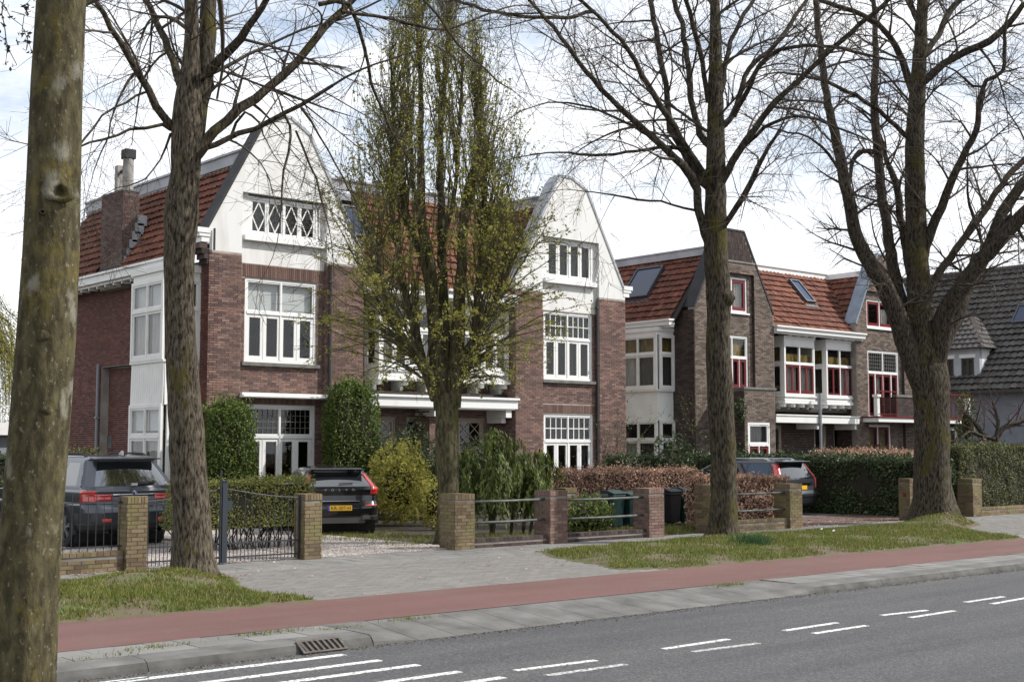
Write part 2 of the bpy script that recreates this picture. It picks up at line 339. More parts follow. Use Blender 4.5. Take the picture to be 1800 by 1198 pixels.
BLUEWALL = M('blue_grey_wall', (.20,.215,.245), .9, (.26,.275,.30), 1.5)

# ---------------------------------------------------------------- the ground, the road and the pavements
ZR = -.10
def sheet(name, x0, x1, y0, y1, z, mat, parent=None, **kw): return MB().add([(x0,y0,z),(x1,y0,z),(x1,y1,z),(x0,y1,z)], [(0,1,2,3)]).build(name, mat, parent, **kw)
sheet('ground', -500, 700, -400, 700, -.2, SOIL, kind='structure')
road = sheet('road', -120, 320, 5.2, 10.95, ZR, ASPHALT, kind='structure')
def dash(name, p, q, w, mat):
    (x0, y0), (x1, y1) = G(*p, ZR), G(*q, ZR); d = np.array((x1-x0, y1-y0)); n = np.array((-d[1], d[0]))/np.linalg.norm(d)*w/2
    P = [(x0-n[0], y0-n[1]), (x1-n[0], y1-n[1]), (x1+n[0], y1+n[1]), (x0+n[0], y0+n[1])]
    MB().prism([(a, b, ZR+.001) for a, b in P], (0, 0, .004)).build(name, mat, road)
for q0, q1 in (((905,1178),(1047,1160)), ((1166,1140),(1280,1123)), ((1378,1108),(1471,1094)), ((1550,1081),(1630,1072)), ((1697,1058),(1764,1048))): dash('lane_dash', q0, q1, .075, WORN)
for k, (q0, q1) in enumerate((((960,1187),(1100,1167)), ((1218,1145),(1333,1130)), ((1430,1113),(1523,1099)), ((1600,1085),(1677,1073)), ((1743,1061),(1806,1050)))): dash('lane_dash', q0, q1, .075, WORN2 if k in (0, 1) else WORN)
for i in range(7):
    x = 17.2+i*1.84
    MB().box(x, x+.92, 8.66, 8.735, ZR+.001, ZR+.005).build('lane_dash', WORN, road); MB().box(x+.2, x+1.12, 8.30, 8.375, ZR+.001, ZR+.005).build('lane_dash', WORN, road)
for p_ in ((605,1150), (668,1160), (735,1168), (808,1180), (885,1190), (965,1202), (1050,1215)):
    x1, y = G(*p_, ZR); MB().box(-3, x1, y-.047, y+.047, ZR+.001, ZR+.005).build('crossing_stripe', WORN, road)
for p_ in ((205,1180), (260,1190)):
    x1, y = G(*p_, ZR); MB().box(-3, x1, y-.042, y+.042, ZR+.001, ZR+.005).build('crossing_stripe', WORN, road)
# far kerb: raised stones, a lowered run of sloping slabs in front of the drive, raised stones again
kerb = sheet('kerb', -120, 320, 10.93, 11.92, -.115, KERBDARK, kind='structure')
def kstone(x0, x1, za=-.0, zb=-.0):
    """rounded kerb stone whose top runs from height za to zb"""
    P = lambda x, z: [(x,10.93,ZR-.02), (x,10.95,ZR+.03*(1+z*9)), (x,10.985,z-.022), (x,11.03,z-.004), (x,11.30,z), (x,11.30,ZR-.02)]
    a, b = P(x0+.004, za), P(x1-.004, zb); n = len(a)
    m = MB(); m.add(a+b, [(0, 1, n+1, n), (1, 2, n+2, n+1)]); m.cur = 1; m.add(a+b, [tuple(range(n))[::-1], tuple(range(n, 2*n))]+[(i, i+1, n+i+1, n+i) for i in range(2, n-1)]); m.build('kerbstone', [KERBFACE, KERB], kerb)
XD0, XD1 = 8.15, 14.2
x = XD0
YS = [10.93,10.95,10.985,11.03,11.30,11.92]; ZU = [-.13,-.06,-.022,-.002,.003,.003]; ZL = [-.10+(y-10.93)*.099 for y in YS]
def ramp_stone(xu, xl):
    n = len(YS); MB().add([(xu, y, z) for y, z in zip(YS, ZU)]+[(xl, y, z) for y, z in zip(YS, ZL)], [(i, i+1, n+i+1, n+i) for i in range(n-1)]).build('kerbstone', KERB, kerb)
ramp_stone(XD0-.55, XD0)
x = XD0-.555
while x > -12:
    if 6.85 < x <= 7.6: x1 = x-.78
    else: x1 = x-1.6
    kstone(x1, x); x = x1
ramp_stone(XD1+.6, XD1); x = XD1+.6
while x < 62: kstone(x, x+1.6); x += 1.6
for i in range(12):
    w = (XD1-XD0)/12; a = XD0+i*w+.004; b = a+w-.008
    MB().add([(a,10.93,-.098),(b,10.93,-.098),(b,11.9,-.002),(a,11.9,-.002),(a,10.93,-.14),(b,10.93,-.14),(b,11.9,-.14),(a,11.9,-.14)], [(0,1,2,3),(0,4,5,1),(1,5,6,2),(3,2,6,7),(0,3,7,4)]).build('sloping_slab', KERB, kerb)
it = []
x = -4
while x < 60:
    if not (XD0-.66 < x < XD1+.6): it += [((x+.15, yc, -.02+RG.normal()*.002), (.147,0,0), (0,.147,0), (0,0,.02)) for yc in (11.46, 11.76)]
    x += .3
pieces('strip_tile', kerb, PAVER, it, 200)
cyc = sheet('cycle_path', -120, 320, 11.92, 13.85, .0, REDPATH, kind='structure')
tuft = []
# pavement, the paved crossing of the drives and the bed the stones lie in
pav = sheet('pavement', -60, 200, 13.85, 19.25, -.003, SAND, kind='structure')
def vl_edge(y):                                                      # right edge of the near verge
    return 8.75-(y-13.85)*.10 if y < 15.2 else 8.6+(y-15.2)*.28
def vr_edge(y): return 14.5+(y-14.4)*.42                             # left edge of the far verge
VB = 17.75                                                           # back edge of both verges
it = []
for r in range(5):
    y = VB+.15+r*.3
    for k in range(int(46/.3)):
        xx = 3+k*.3+.15; it.append(((xx, y, -.02+RG.normal()*.001), (.1475,0,0), (0,.1475,0), (RG.normal()*.0005, RG.normal()*.0005, .02)))
pieces('paving_tile', pav, PAVER, it, 300)
it = []
for r in range(int((VB-13.87)/.105)):
    y = 13.925+r*.105; k0 = int((6-3)/.21)
    for k in range(int(40/.21)):
        xx = 6+k*.21+(r % 2)*.105
        if (vl_edge(y)-.15 < xx < vr_edge(y)+.25) or (26.2+(17.75-y)*.25 < xx < 36): it.append(((xx, y, -.02+RG.normal()*.0006), (.103,0,0), (0,.0505,0), (RG.normal()*.0004, RG.normal()*.0005, .02)))
pieces('clinker', pav, CLINKER, it, 300)

def scatter_poly(poly, n):
    P = np.array(poly); lo, hi = P.min(0), P.max(0); q = RG.uniform(lo, hi, (int(n), 2)); ins = np.zeros(len(q), bool); j = len(P)-1
    for i in range(len(P)):
        c = ((P[i,1] > q[:,1]) != (P[j,1] > q[:,1])) & (q[:,0] < (P[j,0]-P[i,0])*(q[:,1]-P[i,1])/(P[j,1]-P[i,1]+1e-9)+P[i,0]); ins ^= c; j = i
    return q[ins]
def bumpy(x, y): return .5*np.sin(x*3.1+y*1.7)+.3*np.sin(x*7.3-y*5.1)+.2*np.sin(x*13.7+y*11.3)
def verge(poly, mounds, n, bare):
    """turf sheet that swells towards the trees, with blades standing on it"""
    J = []
    for a, b_ in zip(poly, poly[1:]+poly[:1]):
        a, b_ = np.array(a), np.array(b_); L = np.linalg.norm(b_-a); k = max(1, int(L/.3)); nv = np.array((-(b_-a)[1], (b_-a)[0]))/L
        J += [a+(b_-a)*i/k+(nv*RG.normal(0, .045) if i else 0) for i in range(k)]
    poly = [tuple(q) for q in J]
    P = np.array(poly); lo, hi = P.min(0), P.max(0); st = .11
    cx = P.mean(0)
    def edge_d(q):
        d = np.full(len(q), 9.0)
        for i in range(len(P)):
            a, b = P[i], P[(i+1) % len(P)]; ab = b-a; t = np.clip(((q-a)@ab)/(ab@ab), 0, 1); d = np.minimum(d, np.linalg.norm(q-(a+t[:, None]*ab), axis=1))
        return d
    def hgt(q):
        d = edge_d(q); h = .004+.10*np.clip(d/.9, 0, 1)**.7+.018*bumpy(q[:,0], q[:,1])*np.clip(d/.4, 0, 1)
        for (mx, my, mh, mr) in mounds: h = h+mh*np.exp(-((q[:,0]-mx)**2+(q[:,1]-my)**2)/mr**2)*np.clip(d/.5, 0, 1)
        return h
    gx = np.arange(lo[0]-3*st, hi[0]+3*st, st); gy = np.arange(lo[1]-3*st, hi[1]+3*st, st)
    XX, YY = np.meshgrid(gx, gy); q = np.stack([XX.ravel(), YY.ravel()], 1); H = hgt(q)
    ins = np.zeros(len(q), bool); j = len(P)-1
    for i in range(len(P)):
        c = ((P[i,1] > q[:,1]) != (P[j,1] > q[:,1])) & (q[:,0] < (P[j,0]-P[i,0])*(q[:,1]-P[i,1])/(P[j,1]-P[i,1]+1e-9)+P[i,0]); ins ^= c; j = i
    ins |= edge_d(q) < .09
    H = np.where(ins, H, -.03); nx = len(gx); F = []
    for a in range(len(gy)-1):
        for b in range(nx-1):
            k = a*nx+b
            if ins[k] or ins[k+1] or ins[k+nx] or ins[k+nx+1]: F.append((k, k+1, k+nx+1, k+nx))
    o = link_mesh('verge', np_mesh('verge', np.column_stack([q, H]), np.array(F), TURF, smooth=True)); props(o, kind='structure')
    q = scatter_poly(poly, n); w = bumpy(q[:,0]*.6+3, q[:,1]*.9)+RG.normal(0, .35, len(q)); q = q[w > bare]
    m = len(q); z = hgt(q)-.004; a = RG.uniform(0, 2*np.pi, m); L = RG.uniform(.025, .065, m)*(1+.5*(RG.random(m) < .1)); wd = RG.uniform(.004, .008, m)*1.3
    dx, dy = np.cos(a), np.sin(a); ln = RG.uniform(-.6, .6, (m, 2))*L[:, None]
    b = np.column_stack([q, z]); V = np.stack([b+np.column_stack([dx*wd, dy*wd, 0*wd]), b-np.column_stack([dx*wd, dy*wd, 0*wd]), b+np.column_stack([ln, L])], 1).reshape(-1, 3)
    g = link_mesh('grass', np_mesh('grass', V, np.arange(3*m).reshape(-1, 3), GRASSM)); props(g, kind='stuff', label='short spring grass with bare patches growing round the street trees', cat='grass')
    return hgt
T2X, T2Y = 8.95, 17.25; T4X, T4Y = 20.45, 17.25; T5X, T5Y = 29.1, 17.35
hv1 = verge([(2.0,13.87), (8.75,13.87), (8.62,15.2), (9.3,17.2), (9.0,17.72), (2.0,17.72)], [(T2X-.5, T2Y-.6, .10, 1.2)], 70000, -.22)
hv2 = verge([(14.5,14.4), (15.3,13.87), (25.8,13.87), (27.0,16.0), (29.8,17.2), (29.7,18.0), (28.2,18.1), (15.9,17.72), (15.5,17.0)], [(T4X, T4Y-.3, .05, 1.0), (T5X-.1, T5Y-.2, .24, 1.3)], 110000, -.30)
# gardens behind the fence line, gravel drives
sheet('garden_soil', -40, 120, 19.25, 60, -.012, SOIL, kind='structure')
sheet('lawn', -60, 8.6, 19.9, 46, -.006, TURF, kind='structure')
def gravel(x0, x1, y0, y1, n, s=.016):
    sheet('gravel_drive', x0, x1, y0, y1, .002, GRAVELBED, kind='structure')
    q = np.column_stack([RG.uniform(x0, x1, n), RG.uniform(y0, y1, n), RG.uniform(.002, .012, n)])
    tv = np.array([(1,0,0),(0,1,0),(-1,0,0),(0,-1,0),(0,0,.8),(0,0,-.5)], float); tf = np.array([(0,1,4),(1,2,4),(2,3,4),(3,0,4)])
    sc = RG.uniform(.6, 1.5, (n, 1, 1))*s; a = RG.uniform(0, 6.28, n); rot = np.zeros((n,3,3)); rot[:,0,0] = np.cos(a); rot[:,0,1] = -np.sin(a); rot[:,1,0] = np.sin(a); rot[:,1,1] = np.cos(a); rot[:,2,2] = 1
    V = q[:, None]+np.einsum('nij,vj->nvi', rot, tv)*sc*np.array((1,1,.8)); F = (tf[None]+(np.arange(n)*6)[:, None, None]).reshape(-1, 3)
    props(link_mesh('gravel', np_mesh('gravel', V.reshape(-1, 3), F, PEBBLE)), kind='stuff', label='pale pinkish gravel spread over the house drive', cat='gravel')
gravel(12.3, 15.4, 19.2, 27.5, 26000); gravel(8.9, 12.2, 19.2, 24.5, 20000)
it = []
for r in range(26):
    for k in range(34):
        it.append(((25.1+k*.21+(r % 2)*.105, 19.3+r*.105, -.012+RG.normal()*.003), (.0985,0,0), (0,.0485,0), (0,0,.02)))
dr = sheet('brick_drive', 24.9, 32.3, 19.25, 29, -.008, SAND, kind='structure'); pieces('clinker', dr, CLINKBR, it, 120)
# the near side of the street, mostly below the picture
MB().box(-60, 160, 5.0, 5.2, -.2, 0).build('near_kerb', KERB, kind='structure')
sheet('near_verge', -60, 160, 2.4, 5.0, -.005, TURF, kind='structure')
sheet('near_pavement', -60, 160, -8, 2.4, .0, PAVER, kind='structure')
# drain in the kerb
dx, dy = G(547, 1131, -.05)
dg = thing('drain_grate', 'rusty cast iron drain grate with slanting slots set into the kerb', 'drain', (dx, 10.95, -.1))
DRM = M('worn_iron', (.05,.042,.036), .75, (.105,.088,.074), 20); 
b = MB(); x0, x1 = dx-.25, dx+.25; ya, yb, za, zb = 10.86, 11.02, -.094, .004
for u0, u1 in ((0, .06), (.94, 1)):
    b.add([(x0+(x1-x0)*u0, ya, za), (x0+(x1-x0)*u1, ya, za), (x0+(x1-x0)*u1, yb, zb), (x0+(x1-x0)*u0, yb, zb)], [(0,1,2,3)])
def gl(u, v): return (x0+(x1-x0)*u, ya+(yb-ya)*v, za+(zb-za)*v)
b = MB(); nrm = np.array((0, -(zb-za), (yb-ya))); nrm = nrm/np.linalg.norm(nrm)*.012
def gbar(bb, q): bb.prism([gl(*p) for p in q], nrm)
gbar(b, [(0,0),(1,0),(1,.12),(0,.12)]); gbar(b, [(0,.88),(1,.88),(1,1),(0,1)]); gbar(b, [(0,.12),(.06,.12),(.06,.88),(0,.88)]); gbar(b, [(.94,.12),(1,.12),(1,.88),(.94,.88)])
b.build('frame', DRM, dg)
MB().add([gl(0,0), gl(1,0), gl(1,1), gl(0,1)], [(0,1,2,3)]).build('pit', M('drain_dark', (.006,.006,.006), .9), dg)
for i in range(7):
    u = .09+i*.125; bb = MB(); gbar(bb, [(u,.12),(u+.05,.12),(u+.02,.88),(u-.03,.88)]); bb.build('bar', DRM, dg)

# ---------------------------------------------------------------- building kit
Z = np.array((0,0,1.))
class Plane:
    """a vertical wall plane: point(s, z, n) with s along the wall and n outwards"""
    def __init__(s, axis, at):
        if axis == 'Y': s.O = np.array((0, at, 0.)); s.U = np.array((1.,0,0)); s.N = np.array((0,-1.,0))
        else: s.O = np.array((at, 0, 0.)); s.U = np.array((0,1.,0)); s.N = np.array((-1.,0,0))
    def p(s, u, z, n=0): return s.O+s.U*u+Z*z+s.N*n
    def box(s, b, u0, u1, z0, z1, n0, n1): return b.obox(s.p((u0+u1)/2, (z0+z1)/2, (n0+n1)/2), s.U*(u1-u0)/2, s.N*(n1-n0)/2, Z*(z1-z0)/2)
def wall_core(b, pl, u0, u1, z0, z1, holes, th=.26):
    us = sorted({u0, u1}|{h[i] for h in holes for i in (0, 1) if u0 < h[i] < u1}); zs = sorted({z0, z1}|{h[i] for h in holes for i in (2, 3) if z0 < h[i] < z1})
    for a, c in zip(zs, zs[1:]):
        run = None
        for e, f in zip(us, us[1:]):
            inside = any(h[0] < (e+f)/2 < h[1] and h[2] < (a+c)/2 < h[3] for h in holes)
            if inside:
                if run: pl.box(b, run[0], run[1], a, c, -th, 0); run = None
            else: run = (run[0], f) if run else (e, f)
        if run: pl.box(b, run[0], run[1], a, c, -th, 0)
def lay(pl, u0, u1, z0, z1, holes, out, outline=None, bl=.21, ch=.0625, joint=.010, proud=.011):
    """courses of stretchers with broken joints, cut round the holes"""
    n = int((z1-z0)/ch)
    for r in range(n):
        zc = z0+(r+.5)*ch
        lo, hi = (u0, u1) if outline is None else outline(zc)
        if hi-lo < .05: continue
        iv = [(lo, hi)]
        for h in holes:
            if h[2]-.02 < zc < h[3]+.02:
                nv = []
                for a, c in iv:
                    if h[1] <= a or h[0] >= c: nv.append((a, c)); continue
                    if a < h[0]: nv.append((a, h[0]))
                    if c > h[1]: nv.append((h[1], c))
                iv = nv
        pit = bl+joint; off = (r % 2)*pit/2+(r*37 % 5)*.004
        for a, c in iv:
            k = math.floor((a-off)/pit); x = k*pit+off
            while x < c:
                e, f = (x+joint/2 if x > a else a-.007 if a == lo else a+.003), (x+pit-joint/2 if x+pit < c else c-.003)
                if f-e > .012: out.append((pl.p((e+f)/2, zc, RG.normal()*.0015), pl.U*(f-e)/2, Z*(ch-joint)/2, pl.N*proud))
                x += pit
def soldiers(pl, u0, u1, z0, z1, out, w=.0625, flare=0):
    n = int((u1-u0)/w); w = (u1-u0)/n; uc = (u0+u1)/2
    for i in range(n):
        u = u0+(i+.5)*w; t = (u-uc)/((u1-u0)/2)*flare; ev = np.array(Z*(z1-z0)/2+pl.U*t*(z1-z0)/2)
        out.append((pl.p(u+t*(z1-z0)/2*0, (z0+z1)/2, .003), pl.U*(w/2-.005), ev*.98, pl.N*.012))
def window(parent, name, pl, u0, u1, z0, z1, rows, mat=None, rec=.10, fw=.075, behind=None, label=None, glass=None, sill=None, fd=.075):
    """rows from the bottom up: dict(h, cols=[fractions], sash=width, mun=(nx, nz), bar=width, lat='x'/'d', sm=sash material, back=[material or None per light])"""
    mat = mat or WHITE; b = MB(); na, nb = -rec, -rec+fd; panes = []; backs = []; sash = {}
    pl.box(b, u0, u0+fw, z0, z1, na, nb); pl.box(b, u1-fw, u1, z0, z1, na, nb)
    pl.box(b, u0+fw, u1-fw, z0, z0+fw, na, nb); pl.box(b, u0+fw, u1-fw, z1-fw, z1, na, nb)
    tot = sum(r['h'] for r in rows); z = z0+fw; H = z1-z0-2*fw
    for ri, r in enumerate(rows):
        zt = z+H*r['h']/tot
        if ri < len(rows)-1: pl.box(b, u0+fw, u1-fw, zt-fw*.45, zt+fw*.45, na, nb+.012)
        cols = r.get('cols', [1]); ct = sum(cols); u = u0+fw; Wd = u1-u0-2*fw; thick = r.get('post', [])
        for ci, c in enumerate(cols):
            ue = u+Wd*c/ct
            if ci < len(cols)-1:
                pw = .05 if ci in thick else .022
                pl.box(b, ue-pw/2, ue+pw/2, z, zt, na, nb+(.004 if ci in thick else -.006))
            s = r.get('sash', .04); a0, a1, c0, c1 = u+.006, ue-.006, z+.004+(fw*.45 if ri else 0), zt-.004-(fw*.45 if ri < len(rows)-1 else 0)
            sb = b
            if r.get('sm'): sb = sash.setdefault(r['sm'].name, (MB(), r['sm']))[0]
            e0, e1 = na+.012, nb-.014
            pl.box(sb, a0, a0+s, c0, c1, e0, e1); pl.box(sb, a1-s, a1, c0, c1, e0, e1); pl.box(sb, a0+s, a1-s, c0, c0+s*1.15, e0, e1); pl.box(sb, a0+s, a1-s, c1-s, c1, e0, e1)
            g = (a0+s, a1-s, c0+s*1.15, c1-s)
            bar = r.get('bar', .022); mx, mz = r.get('mun', (1, 1)); bb = sb
            if r.get('lead'): bb = sash.setdefault('lead', (MB(), BEAD))[0]
            for i in range(1, mx): q = g[0]+(g[1]-g[0])*i/mx; pl.box(bb, q-bar/2, q+bar/2, g[2], g[3], na+.02, nb-.026)
            for i in range(1, mz): q = g[2]+(g[3]-g[2])*i/mz; pl.box(bb, g[0], g[1], q-bar/2, q+bar/2, na+.021, nb-.027)
            if r.get('lat') == 'd':                                   # one standing diamond
                uc, zc = (g[0]+g[1])/2, (g[2]+g[3])/2; D = [(uc, g[2]), (g[1], zc), (uc, g[3]), (g[0], zc)]
                for i in range(4): bb.bar(pl.p(*D[i], (na+nb)/2+.003*i), pl.p(*D[(i+1) % 4], (na+nb)/2+.003*i), bar*1.3, .02, up=pl.N)
            if r.get('lat') == 'x':                                   # crossed diagonals with a diamond
                for k, (p_, q_) in enumerate((((0,0),(1,1)), ((0,1),(1,0)), ((.5,0),(1,.5)), ((1,.5),(.5,1)), ((.5,1),(0,.5)), ((0,.5),(.5,0)))):
                    f = lambda t: (g[0]+(g[1]-g[0])*t[0], g[2]+(g[3]-g[2])*t[1])
                    if k < 2 and r.get('open'): continue
                    bb.bar(pl.p(*f(p_), (na+nb)/2+.002*k), pl.p(*f(q_), (na+nb)/2+.002*k), bar*1.2, .02, up=pl.N)
            panes.append(g)
            bk = r.get('back'); 
            if bk and bk[ci % len(bk)]: backs.append((bk[ci % len(bk)], g))
            u = ue
        z = zt
    if sill: pl.box(b, u0-.06, u1+.06, z0-.06, z0, -.02, .07)
    w = b.build(name, mat, parent)
    if label: w['label'] = label
    for sb, sm in sash.values(): sb.build('sash', sm, w)
    for g in panes:
        q = MB(); pl.box(q, g[0]-.004, g[1]+.004, g[2]-.004, g[3]+.004, na+.026, na+.034); q.build('pane', glass or GLASS, w)
    for spec, g in backs:
        m, f0, f1 = spec if isinstance(spec, tuple) else (spec, 0, 1); wave = m is CURTAIN or m is LACE
        z0_, z1_ = g[2]+(g[3]-g[2])*f0, g[2]+(g[3]-g[2])*f1; k = max(8, int((g[1]-g[0])/.03)) if wave else 1
        q = MB(); us = np.linspace(g[0]-.02, g[1]+.02, k+1); nn = [-.16-rec*0+(.03*math.sin(i*1.9) if wave else 0) for i in range(k+1)]
        q.add([pl.p(u_, z0_, na-.07+n_+.16) for u_, n_ in zip(us, nn)]+[pl.p(u_, z1_, na-.07+n_+.16) for u_, n_ in zip(us, nn)], [(i, i+1, k+2+i, k+1+i) for i in range(k)])
        q.build('curtain' if wave else 'blind_or_added_dark_sheet', m, w)  # ROOM ones are added dark sheets, an unlit attic painted behind the panes
    return w
# one pantile: a wave across, a lip at the foot
_u = np.array((-1,-.62,-.2,.25,.65,1.)); _h = np.array((.1,.75,1.0,.35,-.15,.1))
TILEV = np.array([(u,-1,h*.55+.45) for u, h in zip(_u, _h)]+[(u,1.12,h*.55-.75) for u, h in zip(_u, _h)]+[(u,-1,h*.55-.25) for u, h in zip(_u, _h)], float)
TILEF = np.array([(i,i+1,7+i,6+i) for i in range(5)]+[(12+i,13+i,i+1,i) for i in range(5)])
def roof_slope(parent, name, e0, e1, r0, mat, tw=.235, th=.30, rel=.048, clip=None, limit=100, ext0=0, ext1=0, label=None):
    """tiled slope: eave from e0 to e1, upslope vector r0 (from the eave to the top)"""
    e0, e1, r0 = np.array(e0, float), np.array(e1, float), np.array(r0, float); L = np.linalg.norm(e1-e0); U = (e1-e0)/L; S = np.linalg.norm(r0); V = r0/S; N = np.cross(U, V)
    t0, t1 = (ext0, ext1); top0, top1 = e0+r0+U*t0, e1+r0+U*t1
    base = MB().prism([e0-N*.05, e1-N*.05, top1-N*.05, top0-N*.05], -N*.05).build(name, UNDER, parent)
    if label: base['label'] = label
    nr = int(round(S/th)); th = S/nr; nc = int((L+abs(t0)+abs(t1))/tw)+2; it = []
    for r in range(nr):
        v = (r+.5)*th; f = v/S; a, c = t0*f, L+t1*f
        for k in range(-int(abs(t0)/tw)-1, nc):
            u = k*tw+tw/2
            if u-tw*.4 < a or u+tw*.4 > c: continue
            P = e0+U*u+V*v
            if clip is not None and clip(P): continue
            j = RG.normal(0, .005, 3)
            it.append((P+N*.005+j, U*tw*.52, V*th*.5, N*rel+U*RG.normal()*.002))
    pieces('roof_tile', base, mat, it, limit, (TILEV, TILEF), smooth=False)
    return base
def poly_at(outline, z):
    """left and right edge of a gable outline at height z"""
    xs = []
    for (x0, z0), (x1, z1) in zip(outline, outline[1:]+outline[:1]):
        if (z0 <= z < z1) or (z1 <= z < z0): xs.append(x0+(x1-x0)*(z-z0)/(z1-z0))
    return (min(xs), max(xs)) if len(xs) > 1 else (0, 0)
def coping(parent, pts, y0, y1, mat, th=.07, label=None):
    """capping along a gable's outline, pts = [(x, z), ...] left to right"""
    b = MB()
    for (x0, z0), (x1, z1) in zip(pts, pts[1:]):
        d = np.array((x1-x0, z1-z0)); d /= np.linalg.norm(d); n = np.array((-d[1], d[0]))*th; e = d*.02
        b.prism([(x0-e[0], y0, z0-e[1]), (x1+e[0], y0, z1+e[1]), (x1+e[0]+n[0], y0, z1+e[1]+n[1]), (x0-e[0]+n[0], y0, z0-e[1]+n[1])], (0, y1-y0, 0))
    o = b.build('coping', mat, parent)
    if label: o['label'] = label
    return o
def downpipe(parent, x, y, z0, z1, mat=None, r=.045):
    b = MB().tube([(x, y, z0), (x, y, z1)], r, 8)
    for z in np.arange(z0+.8, z1, 1.8): b.box(x-.06, x+.06, y-.06, y+.06, z, z+.05)
    return b.build('downpipe', mat or PIPE, parent)
def gutter(parent, a, b_, mat=None, h=.2, dentils=0, side=(0,-1,0), name='gutter'):
    a, b_ = np.array(a, float), np.array(b_, float); d = b_-a; L = np.linalg.norm(d); d /= L; s = np.array(side, float); m = MB()
    m.obox((a+b_)/2+s*.02, d*L/2, s*.14, Z*h/2); m.obox((a+b_)/2+s*.05+Z*(h/2+.03), d*(L/2+.04), s*.17, Z*.03); m.obox((a+b_)/2-s*.03-Z*(h/2+.035), d*(L/2-.02), s*.08, Z*.035)
    o = m.build(name, mat or WHITE, parent)
    if dentils:
        for t in np.arange(.15, L, dentils):
            q = MB().obox(a+d*t-Z*(h/2+.10)-s*.1, d*.03, s*.13, Z*.035); q.build('bracket', WHITE, o)
    return o
def skylight(parent, P, U, V, w, h, label=None):
    """roof window lying on a slope: P centre on the tiles, U along the eave, V upslope"""
    U, V = np.array(U, float), np.array(V, float); U /= np.linalg.norm(U); V /= np.linalg.norm(V); N = np.cross(U, V); P = np.array(P, float)+N*.06; b = MB(); t = .07
    b.obox(P-U*(w/2-t/2), U*t/2, V*h/2, N*.07); b.obox(P+U*(w/2-t/2), U*t/2, V*h/2, N*.07); b.obox(P-V*(h/2-t/2), U*(w/2-t), V*t/2, N*.07); b.obox(P+V*(h/2-t/2), U*(w/2-t), V*t/2, N*.075)
    b.obox(P-V*(h/2+.1)-N*.06, U*(w/2+.08), V*.10, N*.02)
    o = b.build('roof_window', M('roof_window_frame', (.05,.055,.065), .5), parent)
    if label: o['label'] = label
    MB().obox(P+N*.03, U*(w/2-t), V*(h/2-t), N*.006).build('pane', SKYGLASS, o)
SKYGLASS = M('skylight_glass', (.018,.035,.075), .05, spec=.35)

# ---------------------------------------------------------------- white-gabled pair of houses
HA = thing('house', 'pair of brick houses with two tall white rendered gables and a red tiled roof', 'house', (23.2, 33, 0))
pf, pc, pm, ps = Plane('Y', 30.0), Plane('Y', 30.12), Plane('Y', 31.0), Plane('X', 15.7)
core = MB(); bk = []; bks = []; sol = []
a_gf, a_1f = (16.84, 18.95, .3, 2.97), (16.79, 18.97, 4.06, 6.26)
b_gf, b_1f = (27.19, 29.31, .3, 2.90), (27.19, 29.29, 3.96, 6.10)
for pl, u0, u1, z1, holes in ((pf, 15.7, 16.62, 6.85, []), (pc, 16.62, 19.2, 6.63, [a_gf, a_1f]), (pf, 19.2, 20.4, 6.85, []),
                              (pf, 25.95, 27.05, 6.67, []), (pc, 27.05, 29.5, 6.13, [b_gf, b_1f]), (pf, 29.5, 30.68, 6.67, [])):
    wall_core(core, pl, u0, u1, -.1, z1, holes)
    bh = list(holes)
    if a_1f in holes: bh += [(16.66, 19.16, 6.27, 6.61), (16.66, 19.16, 2.98, 3.22)]
    if b_1f in holes: bh += [(27.1, 29.42, 2.93, 3.20)]
    lay(pl, u0, u1, .55, z1, bh, bk)
soldiers(pc, 16.66, 19.16, 6.28, 6.61, sol, flare=.12); soldiers(pc, 16.66, 19.16, 2.99, 3.21, sol); soldiers(pc, 27.1, 29.42, 2.94, 3.19, sol)
def mu(px): return onY(px, 745, 31.0)[0]
ent = [(mu(655), mu(697), .0, 2.72), (mu(713), mu(756), .0, 2.72), (mu(806), mu(851), .0, 2.72), (mu(870), mu(893), .0, 2.72)]
wall_core(core, pm, 20.4, 25.95, -.1, 6.2, ent); lay(pm, 20.4, 25.95, 1.0, 6.2, ent, bk)
wall_core(core, Plane('Y', 30.3), 22.93, 23.38, -.1, 3.0, [], .7); lay(Plane('Y', 30.3), 22.93, 23.38, .55, 3.0, [], bk); lay(Plane('X', 22.93), 30.3, 31, .55, 3.0, [], bk)
lay(Plane('X', 25.95), 30.0, 31.0, .55, 6.67, [], bk); core.box(25.951, 26.15, 30.27, 31.0, -.1, 6.67); core.box(20.2, 20.399, 30.27, 31.0, -.1, 6.67)
lay(Plane('X', 29.5), 30.0, 30.12, .55, 6.67, [], bk); lay(Plane('X', 19.2), 30.0, 30.12, .55, 6.85, [], bk)
nz = onX(177, 646, 15.7); nich = (33.75, onX(177, 700, 15.7)[0], .0, nz[1]); sbay = (30.5, 32.2, .3, 6.1)
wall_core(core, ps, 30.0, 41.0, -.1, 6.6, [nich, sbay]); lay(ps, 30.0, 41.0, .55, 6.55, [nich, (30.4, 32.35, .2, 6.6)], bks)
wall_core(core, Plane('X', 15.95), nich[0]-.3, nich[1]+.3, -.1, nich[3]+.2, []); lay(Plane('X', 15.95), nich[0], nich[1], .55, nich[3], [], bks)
core.box(15.96, 30.6, 40.72, 40.98, -.1, 6.6); core.box(30.42, 30.68, 30.27, 40.7, -.1, 6.6)
wallA = core.build('wall', MORTAR, HA)
pieces('brick', wallA, BRICKA, bk, 190, weight=lambda p: 1.0 if p[2] > 3.2 else .6)
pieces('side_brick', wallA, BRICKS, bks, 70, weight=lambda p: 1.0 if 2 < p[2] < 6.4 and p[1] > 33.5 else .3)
pieces('soldier_brick', wallA, BRICKR, sol, 120)
room = MB()
